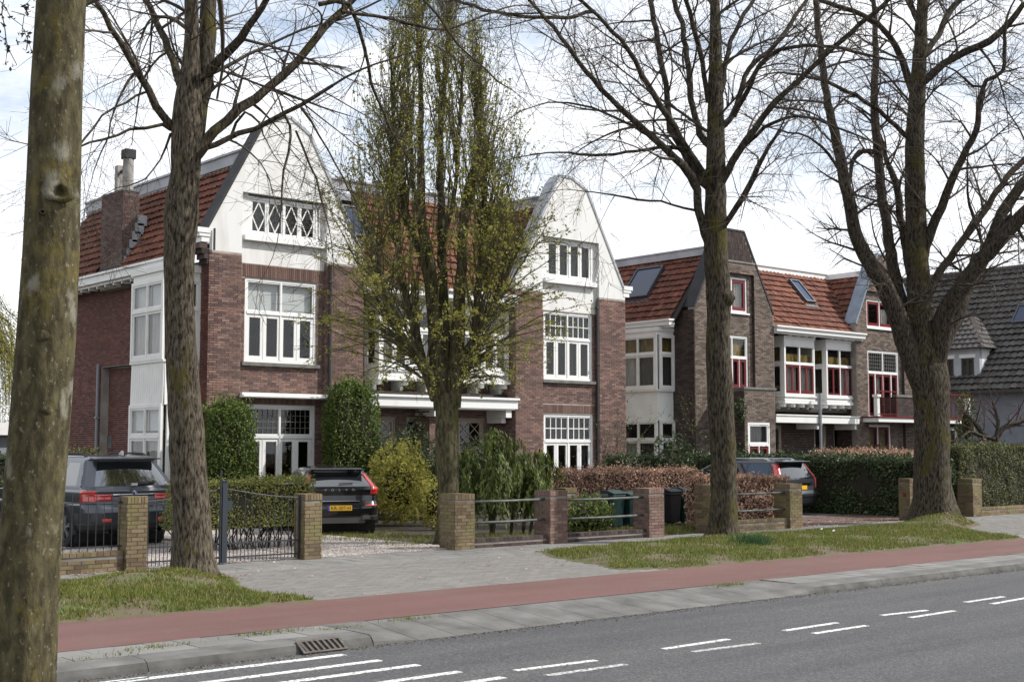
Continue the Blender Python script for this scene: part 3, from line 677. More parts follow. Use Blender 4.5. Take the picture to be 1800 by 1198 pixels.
room.box(15.97, 30.4, 33.6, 33.7, 0, 6.6); room.box(17.4, 28.8, 32.6, 32.7, 6.6, 9.2); room.box(15.97, 30.4, 30.4, 33.6, 3.3, 3.45); room.box(15.97, 30.4, 30.4, 33.6, 6.35, 6.5); room.box(19.6, 19.75, 31.3, 33.6, 0, 6.3); room.box(26.4, 26.55, 31.3, 33.6, 0, 6.3); room.box(15.97, 30.4, 31.3, 33.6, 0.02, .1)
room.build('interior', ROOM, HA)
# rendered gables
gA = [(15.64,7.37),(17.2,10.26),(17.84,10.60),(18.02,10.60),(18.60,10.23),(20.22,7.37)]
gB = [(26.05,7.10),(27.66,10.14),(27.86,10.36),(28.30,10.36),(28.95,10.05),(30.56,7.10)]
r = MB()
r.prism([(x, 30.0, z) for x, z in [(15.64,6.85)]+gA+[(20.40,7.37),(20.40,6.85),(19.2,6.85),(19.2,8.46),(16.62,8.46),(16.62,6.85)]], (0, .34, 0))
wall_core(r, pc, 16.622, 19.198, 6.63, 8.455, [(16.85, 19.0, 7.30, 8.455)])
r.build('rendered_gable', RENDER_, HA); r = MB()
r.prism([(x, 30.0, z) for x, z in [(25.95,6.67),(25.95,7.10)]+gB+[(30.68,7.10),(30.68,6.67),(29.5,6.67),(29.5,8.42),(27.05,8.42),(27.05,6.67)]], (0, .34, 0))
wall_core(r, pc, 27.052, 29.498, 6.13, 8.415, [(27.28, 29.33, 7.12, 8.38)])
for k in range(4):                                                   # stepped corbels where the piers meet the window bay
    MB().box(19.2-.03*(k+1), 19.199, 30.002+.02*k, 30.12, 8.05-.12*k-.5, 8.05-.12*k-.38).build('corbel', RENDER_, HA); r.box(29.5-.03*(k+1), 29.499, 30.002+.02*k, 30.12, 7.95-.13*k-.5, 7.95-.13*k-.37)
gabA = r.build('rendered_gable', RENDER_, HA)
for (xa, xb, zt) in ((15.34, 15.70, 7.40), (30.60, 31.0, 7.13)):      # moulded kneelers at the foot of the gables
    k = MB(); s = 1 if xa < 20 else -1; o = lambda d: (xa+d, xb) if s > 0 else (xa, xb-d)
    for d, z0, z1 in ((0, zt-.13, zt), (.06, zt-.22, zt-.13), (.13, zt-.36, zt-.22)): q = o(d); k.box(q[0], q[1], 29.95+d*.3, 30.4, z0, z1)
    k.build('kneeler', WHITE, HA)
for k in range(4): MB().box(15.42+.07*k, 15.70, 30.0+.0, 30.42, 6.88-.13*k, 7.005-.13*k).build('corbel', BRICKD, HA)
coping(HA, gA[:3], 29.975, 30.46, BLACKP, .075, 'black painted coping'); coping(HA, gA[2:], 29.975, 30.46, LEAD, .075, 'grey coping'); coping(HA, gB, 29.975, 30.50, LEAD, .075, 'grey lead covered coping')
# front windows
B1 = lambda f0=0, f1=1: (BLIND, f0, f1)
window(HA, 'window', pc, *a_1f, [dict(h=1.27, cols=[1,1,1,1], sash=.085, post=[1]), dict(h=.86, cols=[1,1], sash=.035, post=[0], back=[B1(), B1(.03,1)])], label='upper window with two half lowered pale blinds')
window(HA, 'window', pc, *a_gf, [dict(h=1.82, cols=[1,1,1,1], sash=.085, post=[1]), dict(h=.78, cols=[1,1], sash=.035, post=[0], mun=(6,4), bar=.012, lead=True)])
window(HA, 'window', pc, 16.85, 18.98, 7.36, 8.40, [dict(h=1, cols=[1,1,1,1], sash=.055, post=[1], lat='d', bar=.022, back=[(ROOM,0,1)])], rec=.08, label='attic window with white diamond glazing bars')
cu = (CURTAIN, 0, 1)
window(HA, 'window', pc, *b_1f, [dict(h=1.27, cols=[1,1,1,1], sash=.08, post=[1], back=[None, None, (LACE,0,1), None]), dict(h=.80, cols=[1,1], sash=.03, post=[0], mun=(4,2), bar=.028, back=[(LACE,0,1), (LACE,0,1)])])
window(HA, 'window', pc, *b_gf, [dict(h=1.75, cols=[1,1,1,1], sash=.08, post=[1], back=[None,None,None,(LACE,0,1)]), dict(h=.80, cols=[1,1], sash=.03, post=[0], mun=(4,2), bar=.028)])
window(HA, 'window', pc, 27.28, 29.33, 7.12, 8.38, [dict(h=1, cols=[1,1,1,1], sash=.07, post=[1], back=[(LACE,0,1), (LACE,0,1), (LACE,0,1), (ROOM,0,1)])], rec=.08)
sl_ = MB(); pc.box(sl_, 16.70, 19.04, 3.97, 4.06, -.1, .10); sl_.build('stone_sill', DARKSILL, HA); sl_ = MB(); pc.box(sl_, 27.10, 29.36, 3.87, 3.96, -.1, .10); sl_.build('stone_sill', DARKSILL, HA)
sl_ = MB(); pc.box(sl_, 16.70, 19.12, 7.22, 7.36, -.05, .14); sl_.build('sill', WHITE, HA); sl_ = MB(); pc.box(sl_, 27.15, 29.40, 6.98, 7.12, -.05, .14); sl_.build('sill', WHITE, HA)
aw = MB().box(16.62, 19.27, 29.86, 30.02, 3.14, 3.27).box(16.64, 19.25, 29.82, 29.9, 3.16, 3.21).build('awning_case', WHITE, HA)
downpipe(HA, 19.30, 29.94, .1, 6.8); downpipe(HA, 29.44, 30.02, .1, 6.6); downpipe(HA, 15.80, 29.94, 6.85, 7.4, PIPE, .03)
# entrances under the white canopy
for h in ent[:3]: window(HA, 'porch_window', pm, *h, [dict(h=1.75, sash=.07), dict(h=.85, sash=.06, lat='x', bar=.02)], mat=BEIGE, rec=.14, fw=.05)
window(HA, 'porch_window', pm, *ent[3], [dict(h=1.6, sash=.05), dict(h=1, cols=[1,1], sash=.05)], mat=BEIGE, rec=.14, fw=.05)
cn = MB().box(20.42, 26.02, 29.98, 31.0, 3.02, 3.28).box(20.42, 26.06, 29.92, 31.0, 3.28, 3.345).box(20.45, 26.0, 30.01, 31, 2.98, 3.02)
cn.build('canopy', WHITE, HA)
for x in (22.92, 25.62):
    MB().box(x, x+.22, 30.06, 31, 2.76, 2.98).box(x+.03, x+.19, 30.3, 31, 2.6, 2.76).build('canopy_bracket', WHITE, HA)
def bay_front(parent, x0, x1, yf, z0, zs, zh, zt, rows, siderows, mat=WHITE, mould=3):
    """a boxed-out bay on brackets: sill panel z0-zs, lights zs-zh, frieze zh-zt"""
    b = MB(); b.box(x0+.002, x1-.002, yf+.004, 31, z0+.12, zs-.002); b.box(x0-.04, x1+.04, yf-.04, 31, zs-.06, zs-.004); b.box(x0-.05, x1+.05, yf-.05, 31, z0, z0+.11)
    b.box(x0+.002, x1-.002, yf+.004, 31, zh+.002, zt); b.box(x1-.05, x1-.002, yf+.08, 31, zs, zh); b.box(x0-.03, x1+.03, yf-.03, 31, zt-.07, zt+.02)
    b.build('bay', mat, parent)
    MB().box(x0+.03, x1-.06, 30.93, 30.97, zs, zh).build('bay_back', ROOM, parent)
    window(parent, 'bay_window', Plane('Y', yf), x0, x1, zs, zh, rows, mat=mat, rec=.07)
    window(parent, 'bay_window', Plane('X', x0), yf+.075, 31.0, zs, zh, siderows, mat=mat, rec=.07)
    for k in range(mould):
        x = x0+.02+(x1-x0-.16)*k/(mould-1); MB().box(x, x+.12, yf+.05, 31, z0-.13, z0-.002).box(x+.01, x+.11, yf+.3, 31, z0-.28, z0-.13).build('bay_bracket', mat, parent)
for x0, x1 in ((21.11, 23.1), (23.92, 25.89)):
    bay_front(HA, x0, x1, 30.25, 3.76, 4.08, 5.86, 6.12, [dict(h=1.15, cols=[1,1,1,1], sash=.075, post=[1], back=[(CURTAIN,0,1), None, (LACE,0,1), (CURTAIN,0,1)]), dict(h=.6, cols=[1,1], sash=.035, post=[0], back=[(LACE,0,1)])], [dict(h=1.15, sash=.07), dict(h=.6, sash=.04)])
gutter(HA, (20.42, 30.02, 6.28), (25.93, 30.02, 6.28), )
# side bay, two storeys, boarded between
sb = MB(); X0, X1 = 14.75, 15.7
sb.box(X0+.004, X1, 30.47, 32.33, .1, .3); sb.box(X0+.004, X1, 30.47, 32.33, 6.12, 6.5); sb.box(X0-.05, X1, 30.42, 32.38, 6.30, 6.44); sb.box(X0-.04, X1, 30.43, 32.37, 4.0, 4.06); sb.box(X0+.03, X1, 30.5, 32.3, 2.95, 4.0); sb.box(X0+.004, X1, 32.26, 32.33, .3, 6.12)
sbo = sb.build('side_bay', CREAM, HA)
for i in range(15): y = 30.46+i*.1247; MB().prism([(X0-.02, y+.006, 2.93), (X0-.02, y+.118, 2.93), (X0+.0, y+.118, 4.0), (X0+.0, y+.006, 4.0)], (.03, 0, 0)).build('board', CREAM, sbo)
for i in range(7): x = 14.77+i*.13; MB().prism([(x+.006, 30.44, 2.93), (x+.124, 30.44, 2.93), (x+.124, 30.46, 4.0), (x+.006, 30.46, 4.0)], (0, .03, 0)).build('board', CREAM, sbo)
pb, pb2 = Plane('X', X0), Plane('Y', 30.46)
for z0, z1, bkm in ((.3, 2.95, [(CURTAIN,0,1), (LACE,0,1)]), (4.06, 6.12, [(CURTAIN,0,1), (CURTAIN,.0,1)])):
    hi = .75 if z0 < 1 else .72
    window(HA, 'bay_window', pb, 30.47, 32.32, z0, z1, [dict(h=(z1-z0)-hi-.1, cols=[1,1], sash=.06, post=[0], back=bkm), dict(h=hi, cols=[1,1], sash=.045, post=[0], back=[(BLIND,0,1)] if z0 > 1 else [(BLIND,.1,1)])], mat=CREAM, rec=.02, fw=.09)
    window(HA, 'bay_window', pb2, X0+.09, X1, z0, z1, [dict(h=(z1-z0)-hi-.1, sash=.06, back=[(CURTAIN,0,1)]), dict(h=hi, sash=.045)], mat=CREAM, rec=.02, fw=.07)
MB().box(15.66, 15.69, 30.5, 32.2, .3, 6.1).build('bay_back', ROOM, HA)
# roofs
roof_slope(HA, 'roof', (15.12, 41.15, 6.66), (15.12, 30.45, 6.66), (2.05, 0, 2.85), TILE, limit=150, ext0=.1, clip=lambda P: (34.4 < P[1] < 35.95 and P[0] < 15.97))
roof_slope(HA, 'roof', (20.3, 30.02, 6.42), (26.2, 30.02, 6.42), (0, 2.35, 3.1), TILE, limit=80, ext0=1.3, ext1=1.4)
roof_slope(HA, 'roof', (25.62, 34.0, 6.42), (25.62, 30.45, 6.42), (1.75, 0, 3.1), TILE, limit=60)
roof_slope(HA, 'roof', (20.62, 30.45, 6.9), (20.62, 34.0, 6.9), (-1.6, 0, 2.6), TILE, limit=10)
roof_slope(HA, 'roof', (30.95, 30.45, 6.66), (30.95, 41.1, 6.66), (-2.05, 0, 2.85), TILE, limit=0)
zb = MB().box(17.08, 29.0, 33, 41.1, 9.3, 9.5).box(17.05, 17.2, 30.46, 41.1, 9.45, 9.76).box(17.0, 17.22, 30.46, 41.1, 9.74, 9.80)
zb.box(18.9, 27.6, 32.3, 32.45, 9.45, 9.72).box(18.9, 27.6, 32.25, 32.5, 9.72, 9.77).box(27.25, 27.4, 30.5, 33, 9.4, 9.70).box(27.2, 27.45, 30.5, 33, 9.70, 9.76).box(17.1, 18.9, 30.5, 33, 9.3, 9.46).box(27.4, 29, 30.5, 33, 9.3, 9.46)
zb.build('roof_edge', LEAD, HA)
gutter(HA, (15.18, 30.5, 6.56), (15.18, 41.05, 6.56), dentils=.55, side=(-1,0,0))
skylight(HA, (21.0, 31.45, 8.31), (1,0,0), (0,2.35,3.1), .8, 1.25)
for dx_ in (0, .28): MB().lathe([(.09,0),(.09,.32),(.15,.32),(.15,.40),(.05,.46)], (20.35+dx_, 33.1, 9.7), 'z', 10).build('roof_vent', BLACKP, HA, smooth=False)
# chimney
ch = MB().box(15.37, 15.84, 34.47, 35.88, 6.3, 9.0).build('chimney', MORTAR, HA)
cb_ = []; lay(Plane('X', 15.37), 34.46, 35.9, 6.5, 9.02, [], cb_); lay(Plane('Y', 34.47), 15.36, 15.85, 6.5, 9.02, [], cb_); pieces('brick', ch, MR('chimney_brick', [(0, (.07,.04,.036)), (.5, (.11,.062,.052)), (1, (.16,.10,.085))], dirt=.3), cb_, 60)
MB().box(15.35, 15.86, 34.45, 35.90, 9.0, 9.05).build('chimney_cap', DARKSILL, ch)
CONC = M('concrete_flue', (.20,.19,.18), .9, (.33,.31,.29), 6)
MB().lathe([(.15,0),(.15,.92)], (15.60, 34.70, 9.05), 'z', 16).build('chimney_pot', CONC, ch, smooth=True); bevel(MB().box(15.44, 15.76, 34.54, 34.86, 9.95, 10.22).build('flue_cap', BLACKP, ch), .015)
MB().box(15.52, 15.70, 35.22, 35.42, 9.05, 9.86).build('chimney_pot', CONC, ch); MB().box(15.57, 15.63, 34.9, 35.2, 9.62, 9.70).build('flue_stay', BLACKP, ch)
fl = MB()
for k in range(6): fl.box(15.42+.075*k, 15.62+.09*k, 34.42, 34.462, 6.86+.24*k, 7.16+.24*k)
fl.build('flashing', LEAD, ch)
downpipe(HA, 15.62, nich[1]+.05, .1, nich[3]+.1, PIPEG)
vp = onX(192, 777, 15.95); vb = MB().box(15.93, 15.95, vp[0]-.2, vp[0]+.2, vp[1]-.18, vp[1]+.18)
for k in range(5): vb.box(15.915, 15.93, vp[0]-.18, vp[0]+.18, vp[1]-.16+k*.07, vp[1]-.13+k*.07)
vb.build('vent_grille', DARKSILL, HA)

# ---------------------------------------------------------------- brown brick pair with red window frames
HB = thing('house', 'brown brick houses with steep brick gables, white bays and dark red window frames', 'house', (42, 33, 0))
qf, qc, qm, qs = Plane('Y', 30.0), Plane('Y', 30.12), Plane('Y', 31.0), Plane('X', 34.05)
gC = [(34.10,6.70),(35.66,9.55),(36.76,9.55),(38.36,6.70)]; DXB = 9.45; gD = [(x+DXB, z) for x, z in gC]
core = MB(); bk = []; bkd = []
for g, dx_ in ((gC, 0), (gD, DXB)):
    full = [(g[0][0]-.05, -.1)]+[(g[0][0]-.05, 6.7)]+g+[(38.41+dx_, 6.7), (38.41+dx_, -.1)]
    at_ = (35.38+dx_, 37.07+dx_, 6.66, 7.92) if dx_ == 0 else (44.43, 46.25, 6.62, 7.74)
    f1_ = (35.36+dx_, 37.08+dx_, 3.92, 5.84) if dx_ == 0 else (44.43, 46.6, 3.05, 5.72)
    l_, r_ = (35.15+dx_, 37.32+dx_) if dx_ == 0 else (44.25, 46.8)
    gf_ = [] if dx_ == 0 else [(44.2, 45.92, .3, 2.76)]
    out = lambda z, g=full: poly_at(g, z)
    wall_core(core, qc, l_, r_, -.1, 8.05, [at_, f1_]+gf_)
    lay(qc, l_, r_, .8, 8.05, [at_, f1_]+gf_, bk)
    lay(qf, 0, 0, .8, 8.05, [], bk, lambda z: (out(z)[0]+.03, l_)); lay(qf, 0, 0, .8, 8.05, [], bk, lambda z: (r_, out(z)[1]-.03))
    lay(qf, 0, 0, 8.05, 8.42, [], bk, lambda z: (out(z)[0]+.03, out(z)[1]-.03))
    lay(qf, 0, 0, 8.50, 9.55, [], bkd if dx_ == 0 else bk, lambda z: (out(z)[0]+.06, out(z)[1]-.06), bl=.052, ch=.21)
    core.prism([(x, 30.0, z) for x, z in [(g[0][0]-.05, -.1), (g[0][0]-.05, 6.7), g[0], (poly_at(full, 8.05)[0], 8.05), (l_, 8.05), (l_, -.1)]], (0, .27, 0))
    core.prism([(x, 30.0, z) for x, z in [(r_, -.1), (r_, 8.05), (poly_at(full, 8.05)[1], 8.05), g[3], (38.41+dx_, 6.7), (38.41+dx_, -.1)]], (0, .27, 0))
    core.prism([(x, 30.0, z) for x, z in [(poly_at(full, 8.05)[0], 8.05), g[1], g[2], (poly_at(full, 8.05)[1], 8.05)]], (0, .27, 0))
    core.box(poly_at(full, 8.44)[0]+.02, poly_at(full, 8.44)[1]-.02, 29.96, 30.0, 8.43, 8.49)
    lay(Plane('X', r_), 30.0, 30.12, .8, 8.05, [], bkd)  # left-facing returns laid darker, their shade put into the brick colour
sideB = (31.0, 33.55, .3, 6.0)
wall_core(core, qs, 30.0, 40, -.1, 6.2, [sideB]); lay(qs, 30.0, 31.0, .8, 6.65, [], bkd)
eB = [onY(p, 760, 31.0)[0] for p in (1361, 1374, 1431, 1452, 1465, 1490)]
entB = [(eB[0], eB[1], 0, 2.7), (eB[2], eB[3], 0, 2.7), (eB[4], eB[5], 0, 2.7)]
wall_core(core, qm, 38.4, 43.62, -.1, 6.1, entB); lay(qm, 38.4, 43.62, .8, 6.0, entB, bkd)
core.box(38.15, 38.399, 30.28, 31, -.1, 6.2); core.box(43.61, 43.8, 30.28, 31, -.1, 6.2); lay(Plane('X', 43.55), 30.0, 31.0, .8, 6.6, [], bkd)
# porch with balcony, single storey end bay with balcony
px0, px1, py = 35.27, 36.92, 28.85
ph = (35.44, 36.64, 0, 2.74)
wall_core(core, Plane('Y', py), px0, px1, -.1, 3.86, [ph]); lay(Plane('Y', py), px0, px1, .8, 3.86, [ph], bk); core.box(px0, px0+.2, py+.27, 30, -.1, 3.86); lay(Plane('X', px0), py, 30, .8, 3.86, [], bkd); core.box(px1-.2, px1-.001, py+.27, 30, -.1, 3.86)  # porch side is shaded brown brick, painted with the darker brick
core.box(px0+.2, px1-.2, py+.27, 30, 2.85, 3.0)
ew = [(47.05, 50.7, .3, 2.72)]
wall_core(core, Plane('Y', 29.99), 47.9, 50.95, -.1, 2.9, [(47.95, 50.7, .3, 2.72)]); lay(Plane('Y', 29.99), 47.9, 50.95, .8, 2.9, [(47.95, 50.7, .3, 2.72)], bkd); core.box(50.7, 50.94, 30.26, 38, -.1, 2.9); core.box(47.9, 50.9, 30.3, 36, 2.86, 2.9)
core.box(45.2, 48.0, 29.34, 29.5, 3.08, 3.85); lay(Plane('Y', 29.34), 45.2, 48.0, 3.1, 3.85, [], bkd); lay(Plane('X', 45.2), 29.34, 30, 3.1, 3.85, [], bkd); core.box(45.2, 45.4, 29.5, 30, 3.08, 3.85)
wallB = core.build('wall', MORTARB, HB)
pieces('brick', wallB, BRICKB, bk, 200, weight=lambda p: 1.0 if p[2] > 3 else .4); pieces('dark_or_shaded_brick', wallB, BRICKD, bkd, 90, weight=lambda p: 1.0 if p[2] > 2 else .4)
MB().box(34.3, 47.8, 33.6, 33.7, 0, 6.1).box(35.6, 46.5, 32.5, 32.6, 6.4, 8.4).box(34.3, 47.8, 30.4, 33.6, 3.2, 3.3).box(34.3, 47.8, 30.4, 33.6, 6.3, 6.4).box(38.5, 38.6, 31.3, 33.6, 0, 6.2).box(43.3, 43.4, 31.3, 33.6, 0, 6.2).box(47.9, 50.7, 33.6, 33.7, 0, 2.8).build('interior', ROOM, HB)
st = MB().box(px0-.05, px1+.05, py-.05, py+.3, 3.86, 3.93).box(px0-.05, px0+.25, py+.3, 30, 3.86, 3.93).box(px1-.25, px1+.05, py+.3, 30, 3.86, 3.93).box(45.15, 48.05, 29.30, 29.54, 3.85, 3.95)
st.build('stone_coping', DARKSILL, HB)
amb = [(AMBER, 0, 1)]
window(HB, 'window', qc, 35.38, 37.07, 6.66, 7.92, [dict(h=1, cols=[1,1], sash=.10, sm=REDP, post=[0], back=[(LACE,0,1), (CURTAIN,0,1)])], sill=True, label='attic window with red casements')
window(HB, 'window', qc, 35.36, 37.08, 3.92, 5.84, [dict(h=1.08, cols=[1,1,1,1], sash=.09, sm=REDP, post=[1], back=[(LACE,0,1), (CURTAIN,0,1)]), dict(h=.75, cols=[1,1], sash=.03, post=[0], back=amb)], label='balcony doors with red frames')
window(HB, 'window', Plane('Y', py), *ph, [dict(h=1.75, cols=[1,1], sash=.09, sm=DRED, post=[0], back=[(LACE,0,1), (CURTAIN,0,1)]), dict(h=.66, sash=.05, back=[(LACE,0,1)])], rec=.08, fw=.085)
window(HB, 'window', qc, 44.43, 46.25, 6.62, 7.74, [dict(h=1, cols=[1,1], sash=.10, sm=REDP, post=[0], back=[None, (CURTAIN,0,.8)])], sill=True)
window(HB, 'window', qc, 44.43, 46.6, 3.05, 5.72, [dict(h=1.75, cols=[1,1.2,1.2,1], sash=.09, post=[0,2], sm=DRED, back=[None, (CURTAIN,0,1), None, None]), dict(h=.85, cols=[1,1], sash=.03, post=[0], mun=(7,5), bar=.012, lead=True, back=[(LACE,0,1)])])
window(HB, 'window', qc, 44.2, 45.92, .3, 2.76, [dict(h=1.1, cols=[1,1], sash=.05, post=[0], back=[(LACE,0,1)]), dict(h=.95, cols=[1,1], sash=.09, sm=DRED, post=[0], back=amb)])
window(HB, 'window', Plane('Y', 29.99), 47.95, 50.7, .3, 2.72, [dict(h=1.1, cols=[1,1,1,1,1], sash=.05), dict(h=.95, cols=[1,1,1,1,1], sash=.05, back=amb)])
window(HB, 'porch_window', qm, *entB[0], [dict(h=1.4, sash=.05), dict(h=1, sash=.05)], mat=BEIGE, fw=.06)
for h in entB[1:]: window(HB, 'porch_window', qm, *h, [dict(h=1.0, sash=.06, sm=DRED), dict(h=1, sash=.05)], mat=BEIGE, fw=.06)
for x0, x1 in ((39.28, 41.13), (41.86, 43.62)):
    op = x0 > 41
    bay_front(HB, x0, x1, 30.22, 3.50, 3.80, 5.72, 5.98, [dict(h=1.18, cols=[1,1], sash=.085 if not op else .06, sm=REDP if not op else DRED, post=[0], mun=(2,1), bar=.09, back=[(CURTAIN,0,1), (CURTAIN,0,1)] if not op else [None, (CURTAIN,0,1)]), dict(h=.72, cols=[1,1], sash=.03, post=[0], back=[(AMBER,0,.55)])], [dict(h=1.18, sash=.06), dict(h=.72, sash=.05, back=amb)], mould=4)
    for k in range(4): xk = x0+.15+k*(x1-x0-.4)/3; MB().box(xk, xk+.14, 30.05, 30.6, 5.995, 6.08).build('gutter_bracket', WHITE, HB)
gutter(HB, (38.42, 30.02, 6.18), (43.95, 30.02, 6.18), h=.15)
MB().box(38.45, 43.6, 29.98, 31, 2.78, 3.03).box(38.43, 43.62, 29.95, 31, 3.03, 3.08).build('canopy', WHITE, HB)
for x in (40.95, 43.4): MB().box(x, x+.2, 30.05, 31, 2.56, 2.78).build('canopy_bracket', WHITE, HB)
downpipe(HB, 41.02, 29.93, .1, 3.9, PIPEG, .06); downpipe(HB, 37.42, 30.05, .1, 6.8, PIPE, .06)
# balcony at the right end
MB().box(43.85, 50.55, 29.28, 30.0, 2.86, 3.02).build('balcony_slab', WHITE, HB); MB().box(43.8, 50.6, 29.24, 30.0, 3.025, 3.08).build('balcony_edge', DRED, HB)
for x0, x1 in ((43.85, 45.15), (48.1, 50.5)):
    rl = MB().box(x0, x1, 29.3, 29.34, 4.02, 4.07).box(x0, x1, 29.3, 29.34, 3.14, 3.17); rl.build('balcony_rail', DRED, HB)
    n = int((x1-x0)/.33)
    for i in range(n+1): x = x0+.02+(x1-x0-.04)*i/n; MB().box(x-.012, x+.012, 29.31, 29.333, 3.08, 4.02).build('baluster', DRED, HB)
MB().box(43.82, 43.98, 29.3, 29.46, 3.08, 3.82).box(43.78, 44.02, 29.26, 29.5, 3.82, 3.92).build('balcony_post', CREAM, HB)
MB().box(50.42, 50.58, 29.3, 29.46, 3.08, 3.82).box(50.38, 50.62, 29.26, 29.5, 3.82, 3.92).build('balcony_post', CREAM, HB)
# side bay of the brown house
X0, X1 = 33.22, 34.05; sb = MB()
sb.box(X0+.03, X1, 30.98, 33.6, 2.80, 3.84); sb.box(X1-.03, X1-.005, 31.02, 33.5, .1, 6.02); sb.box(X0+.05, X1-.03, 33.56, 33.6, .1, 6.02); sb.box(X0, X1, 30.95, 33.6, 5.76, 6.02); sb.box(X0-.04, X1, 30.91, 33.6, 3.80, 3.86); sb.box(X0-.04, X1, 30.91, 33.6, 5.88, 6.0); sb.box(X0, X1, 30.95, 33.6, .1, .3)
sb.build('side_bay', CREAM, HB); pb, pb2 = Plane('X', X0), Plane('Y', 30.95)
for z0, z1 in ((.3, 2.80), (3.86, 5.76)):
    t_ = .62
    window(HB, 'bay_window', pb, 30.96, 33.55, z0, z1, [dict(h=z1-z0-t_-.1, cols=[1,1,1], sash=.06, post=[0,1], back=[(LACE,0,1), (CURTAIN,.0,1), (LACE,0,1)]), dict(h=t_, cols=[1,1,1], sash=.04, post=[0,1], back=amb if z0 > 2 else [None])], mat=CREAM, rec=.02, fw=.08)
    window(HB, 'bay_window', pb2, X0+.08, X1, z0, z1, [dict(h=z1-z0-t_-.1, sash=.06, back=[(LACE,0,1)]), dict(h=t_, sash=.04, back=amb if z0 > 2 else None)], mat=CREAM, rec=.02, fw=.07)
MB().box(34.0, 34.04, 31, 33.5, .3, 6.0).build('bay_back', ROOM, HB)
gutter(HB, (33.5, 30.5, 6.14), (33.5, 41, 6.14), h=.15, side=(-1,0,0))
rb1 = (33.48, 41, 6.22), (33.48, 30.45, 6.22), (1.95, 0, 2.5)
roof_slope(HB, 'roof', *rb1, TILE, limit=120)
roof_slope(HB, 'roof', (38.2, 30.0, 6.27), (44.4, 30.0, 6.27), (0, 2.2, 2.5), TILE, limit=120, ext0=1.2, ext1=1.0)
roof_slope(HB, 'roof', (43.35, 34, 6.5), (43.35, 30.4, 6.5), (1.5, 0, 2.27), TILE, limit=40)
roof_slope(HB, 'roof', (38.6, 30.4, 6.5), (38.6, 34, 6.5), (-1.6, 0, 2.27), TILE, limit=0)
roof_slope(HB, 'roof', (48.0, 30.4, 6.6), (48.0, 38, 6.6), (-1.5, 0, 2.2), TILE, limit=0)
core = MB().box(47.6, 47.89, 30.3, 38, 2.9, 6.7); core.build('end_wall', MORTARB, HB)
zb = MB().box(35.30, 35.45, 30.3, 41, 8.68, 8.93).box(35.26, 35.5, 30.3, 41, 8.93, 8.98).box(35.4, 47, 32.6, 40, 8.5, 8.72)
zb.build('roof_edge', LEAD, HB)
MB().box(36.9, 45.2, 32.2, 32.35, 8.72, 8.93).box(36.9, 45.2, 32.15, 32.4, 8.93, 8.98).box(44.75, 44.9, 30.4, 32.6, 8.72, 8.93).build('roof_edge', WHITE, HB, label='white painted roof edge')
coping(HB, gC, 29.97, 30.50, BLACKP, .07, 'dark coping'); coping(HB, gD, 29.97, 30.55, BLUELEAD, .07, 'blue grey lead coping')
def on_slope(px, py_, e, r0, along):
    d = np.array(ray(px, py_)); e = np.array(e, float); n = np.cross(np.array(along, float), np.array(r0, float)); o = np.array((0,0,EYE)); t = ((e-o)@n)/(d@n); return o+d*t
skylight(HB, on_slope(1131, 499, rb1[0], rb1[2], (0,1,0)), (0,-1,0), rb1[2], 1.34, 1.5, 'large dark roof window')
skylight(HB, on_slope(1408, 514, (40, 30.0, 6.27), (0,2.2,2.5), (1,0,0)), (1,0,0), (0,2.2,2.5), .62, 1.25)

# ---------------------------------------------------------------- slate-coloured house at the right end
HC = thing('house', 'blue grey walled house with a huge dark tiled roof and a small dormer', 'house', (57, 32, 0))
XE = 52.0
ez = onX(1740, 684, XE)[1]; rz_ = onX(1720, 478, 57.0)[1]
b = MB().box(XE+.4, 62, 16, 46, -.1, ez+.2); b.build('wall', BLUEWALL, HC)
MB().prism([(XE+.4, 16.01, ez+.1), (57, 16.01, rz_-.1), (61.6, 16.01, ez+.1)], (0, 29.9, 0)).build('gable_wall', BLUEWALL, HC)
rC = (57-XE, 0, rz_-ez)
roof_slope(HC, 'roof', (XE, 46, ez), (XE, 15.7, ez), rC, SLATE, tw=.30, th=.36, limit=200, rel=.085)
roof_slope(HC, 'roof', (62, 15.7, ez), (62, 46, ez), (-5, 0, rz_-ez), SLATE, tw=.30, th=.36, limit=0)
MB().tube([(57.0, 15.7, rz_+.02), (57.0, 46, rz_+.02)], .12, 8).build('ridge', SLATE, HC)
MB().box(XE-.1, XE+.02, 15.7, 46, ez-.16, ez-.02).build('gutter', PIPE, HC)
dw = Plane('X', XE+.55)
y1 = onX(1722, 640, XE+.55)[0]; y0 = y1+2.5; zt_ = onX(1690, 613, XE+.55)[1]; zb_ = onX(1690, 671, XE+.55)[1]
DW = M('dormer_paint', (.33,.36,.38), .7, (.40,.43,.45), 2)
dc = MB(); w1 = (onX(1712, 640, XE+.55)[0], onX(1690, 640, XE+.55)[0]); w0 = (onX(1676, 640, XE+.55)[0], onX(1657, 640, XE+.55)[0]); zw = (onX(1700, 666, XE+.55)[1], onX(1700, 629, XE+.55)[1])
dh = [(w1[0], w1[1], zw[0], zw[1]), (w0[0], w0[1], zw[0], zw[1])]
wall_core(dc, dw, y1, y0, zb_-.3, zt_, dh, .2); dc.box(XE+.75, XE+3, y0-.2, y0, zb_-.3, zt_)
dorm = dc.build('dormer', DW, HC)
MB().box(XE+.76, XE+3, y1, y1+.2, zb_-.3, zt_).build('dormer_cheek', WHITE, HC)
for h in dh:
    window(HC, 'dormer_window', dw, *h, [dict(h=1, cols=[1,1], sash=.05, mun=(1,3), bar=.03, sm=PIPE)], mat=PIPE, rec=.06, fw=.03)
    q = MB(); dw.box(q, h[0]-.08, h[1]+.08, h[3], h[3]+.16, 0, .04); q.build('lintel', WHITE, HC)
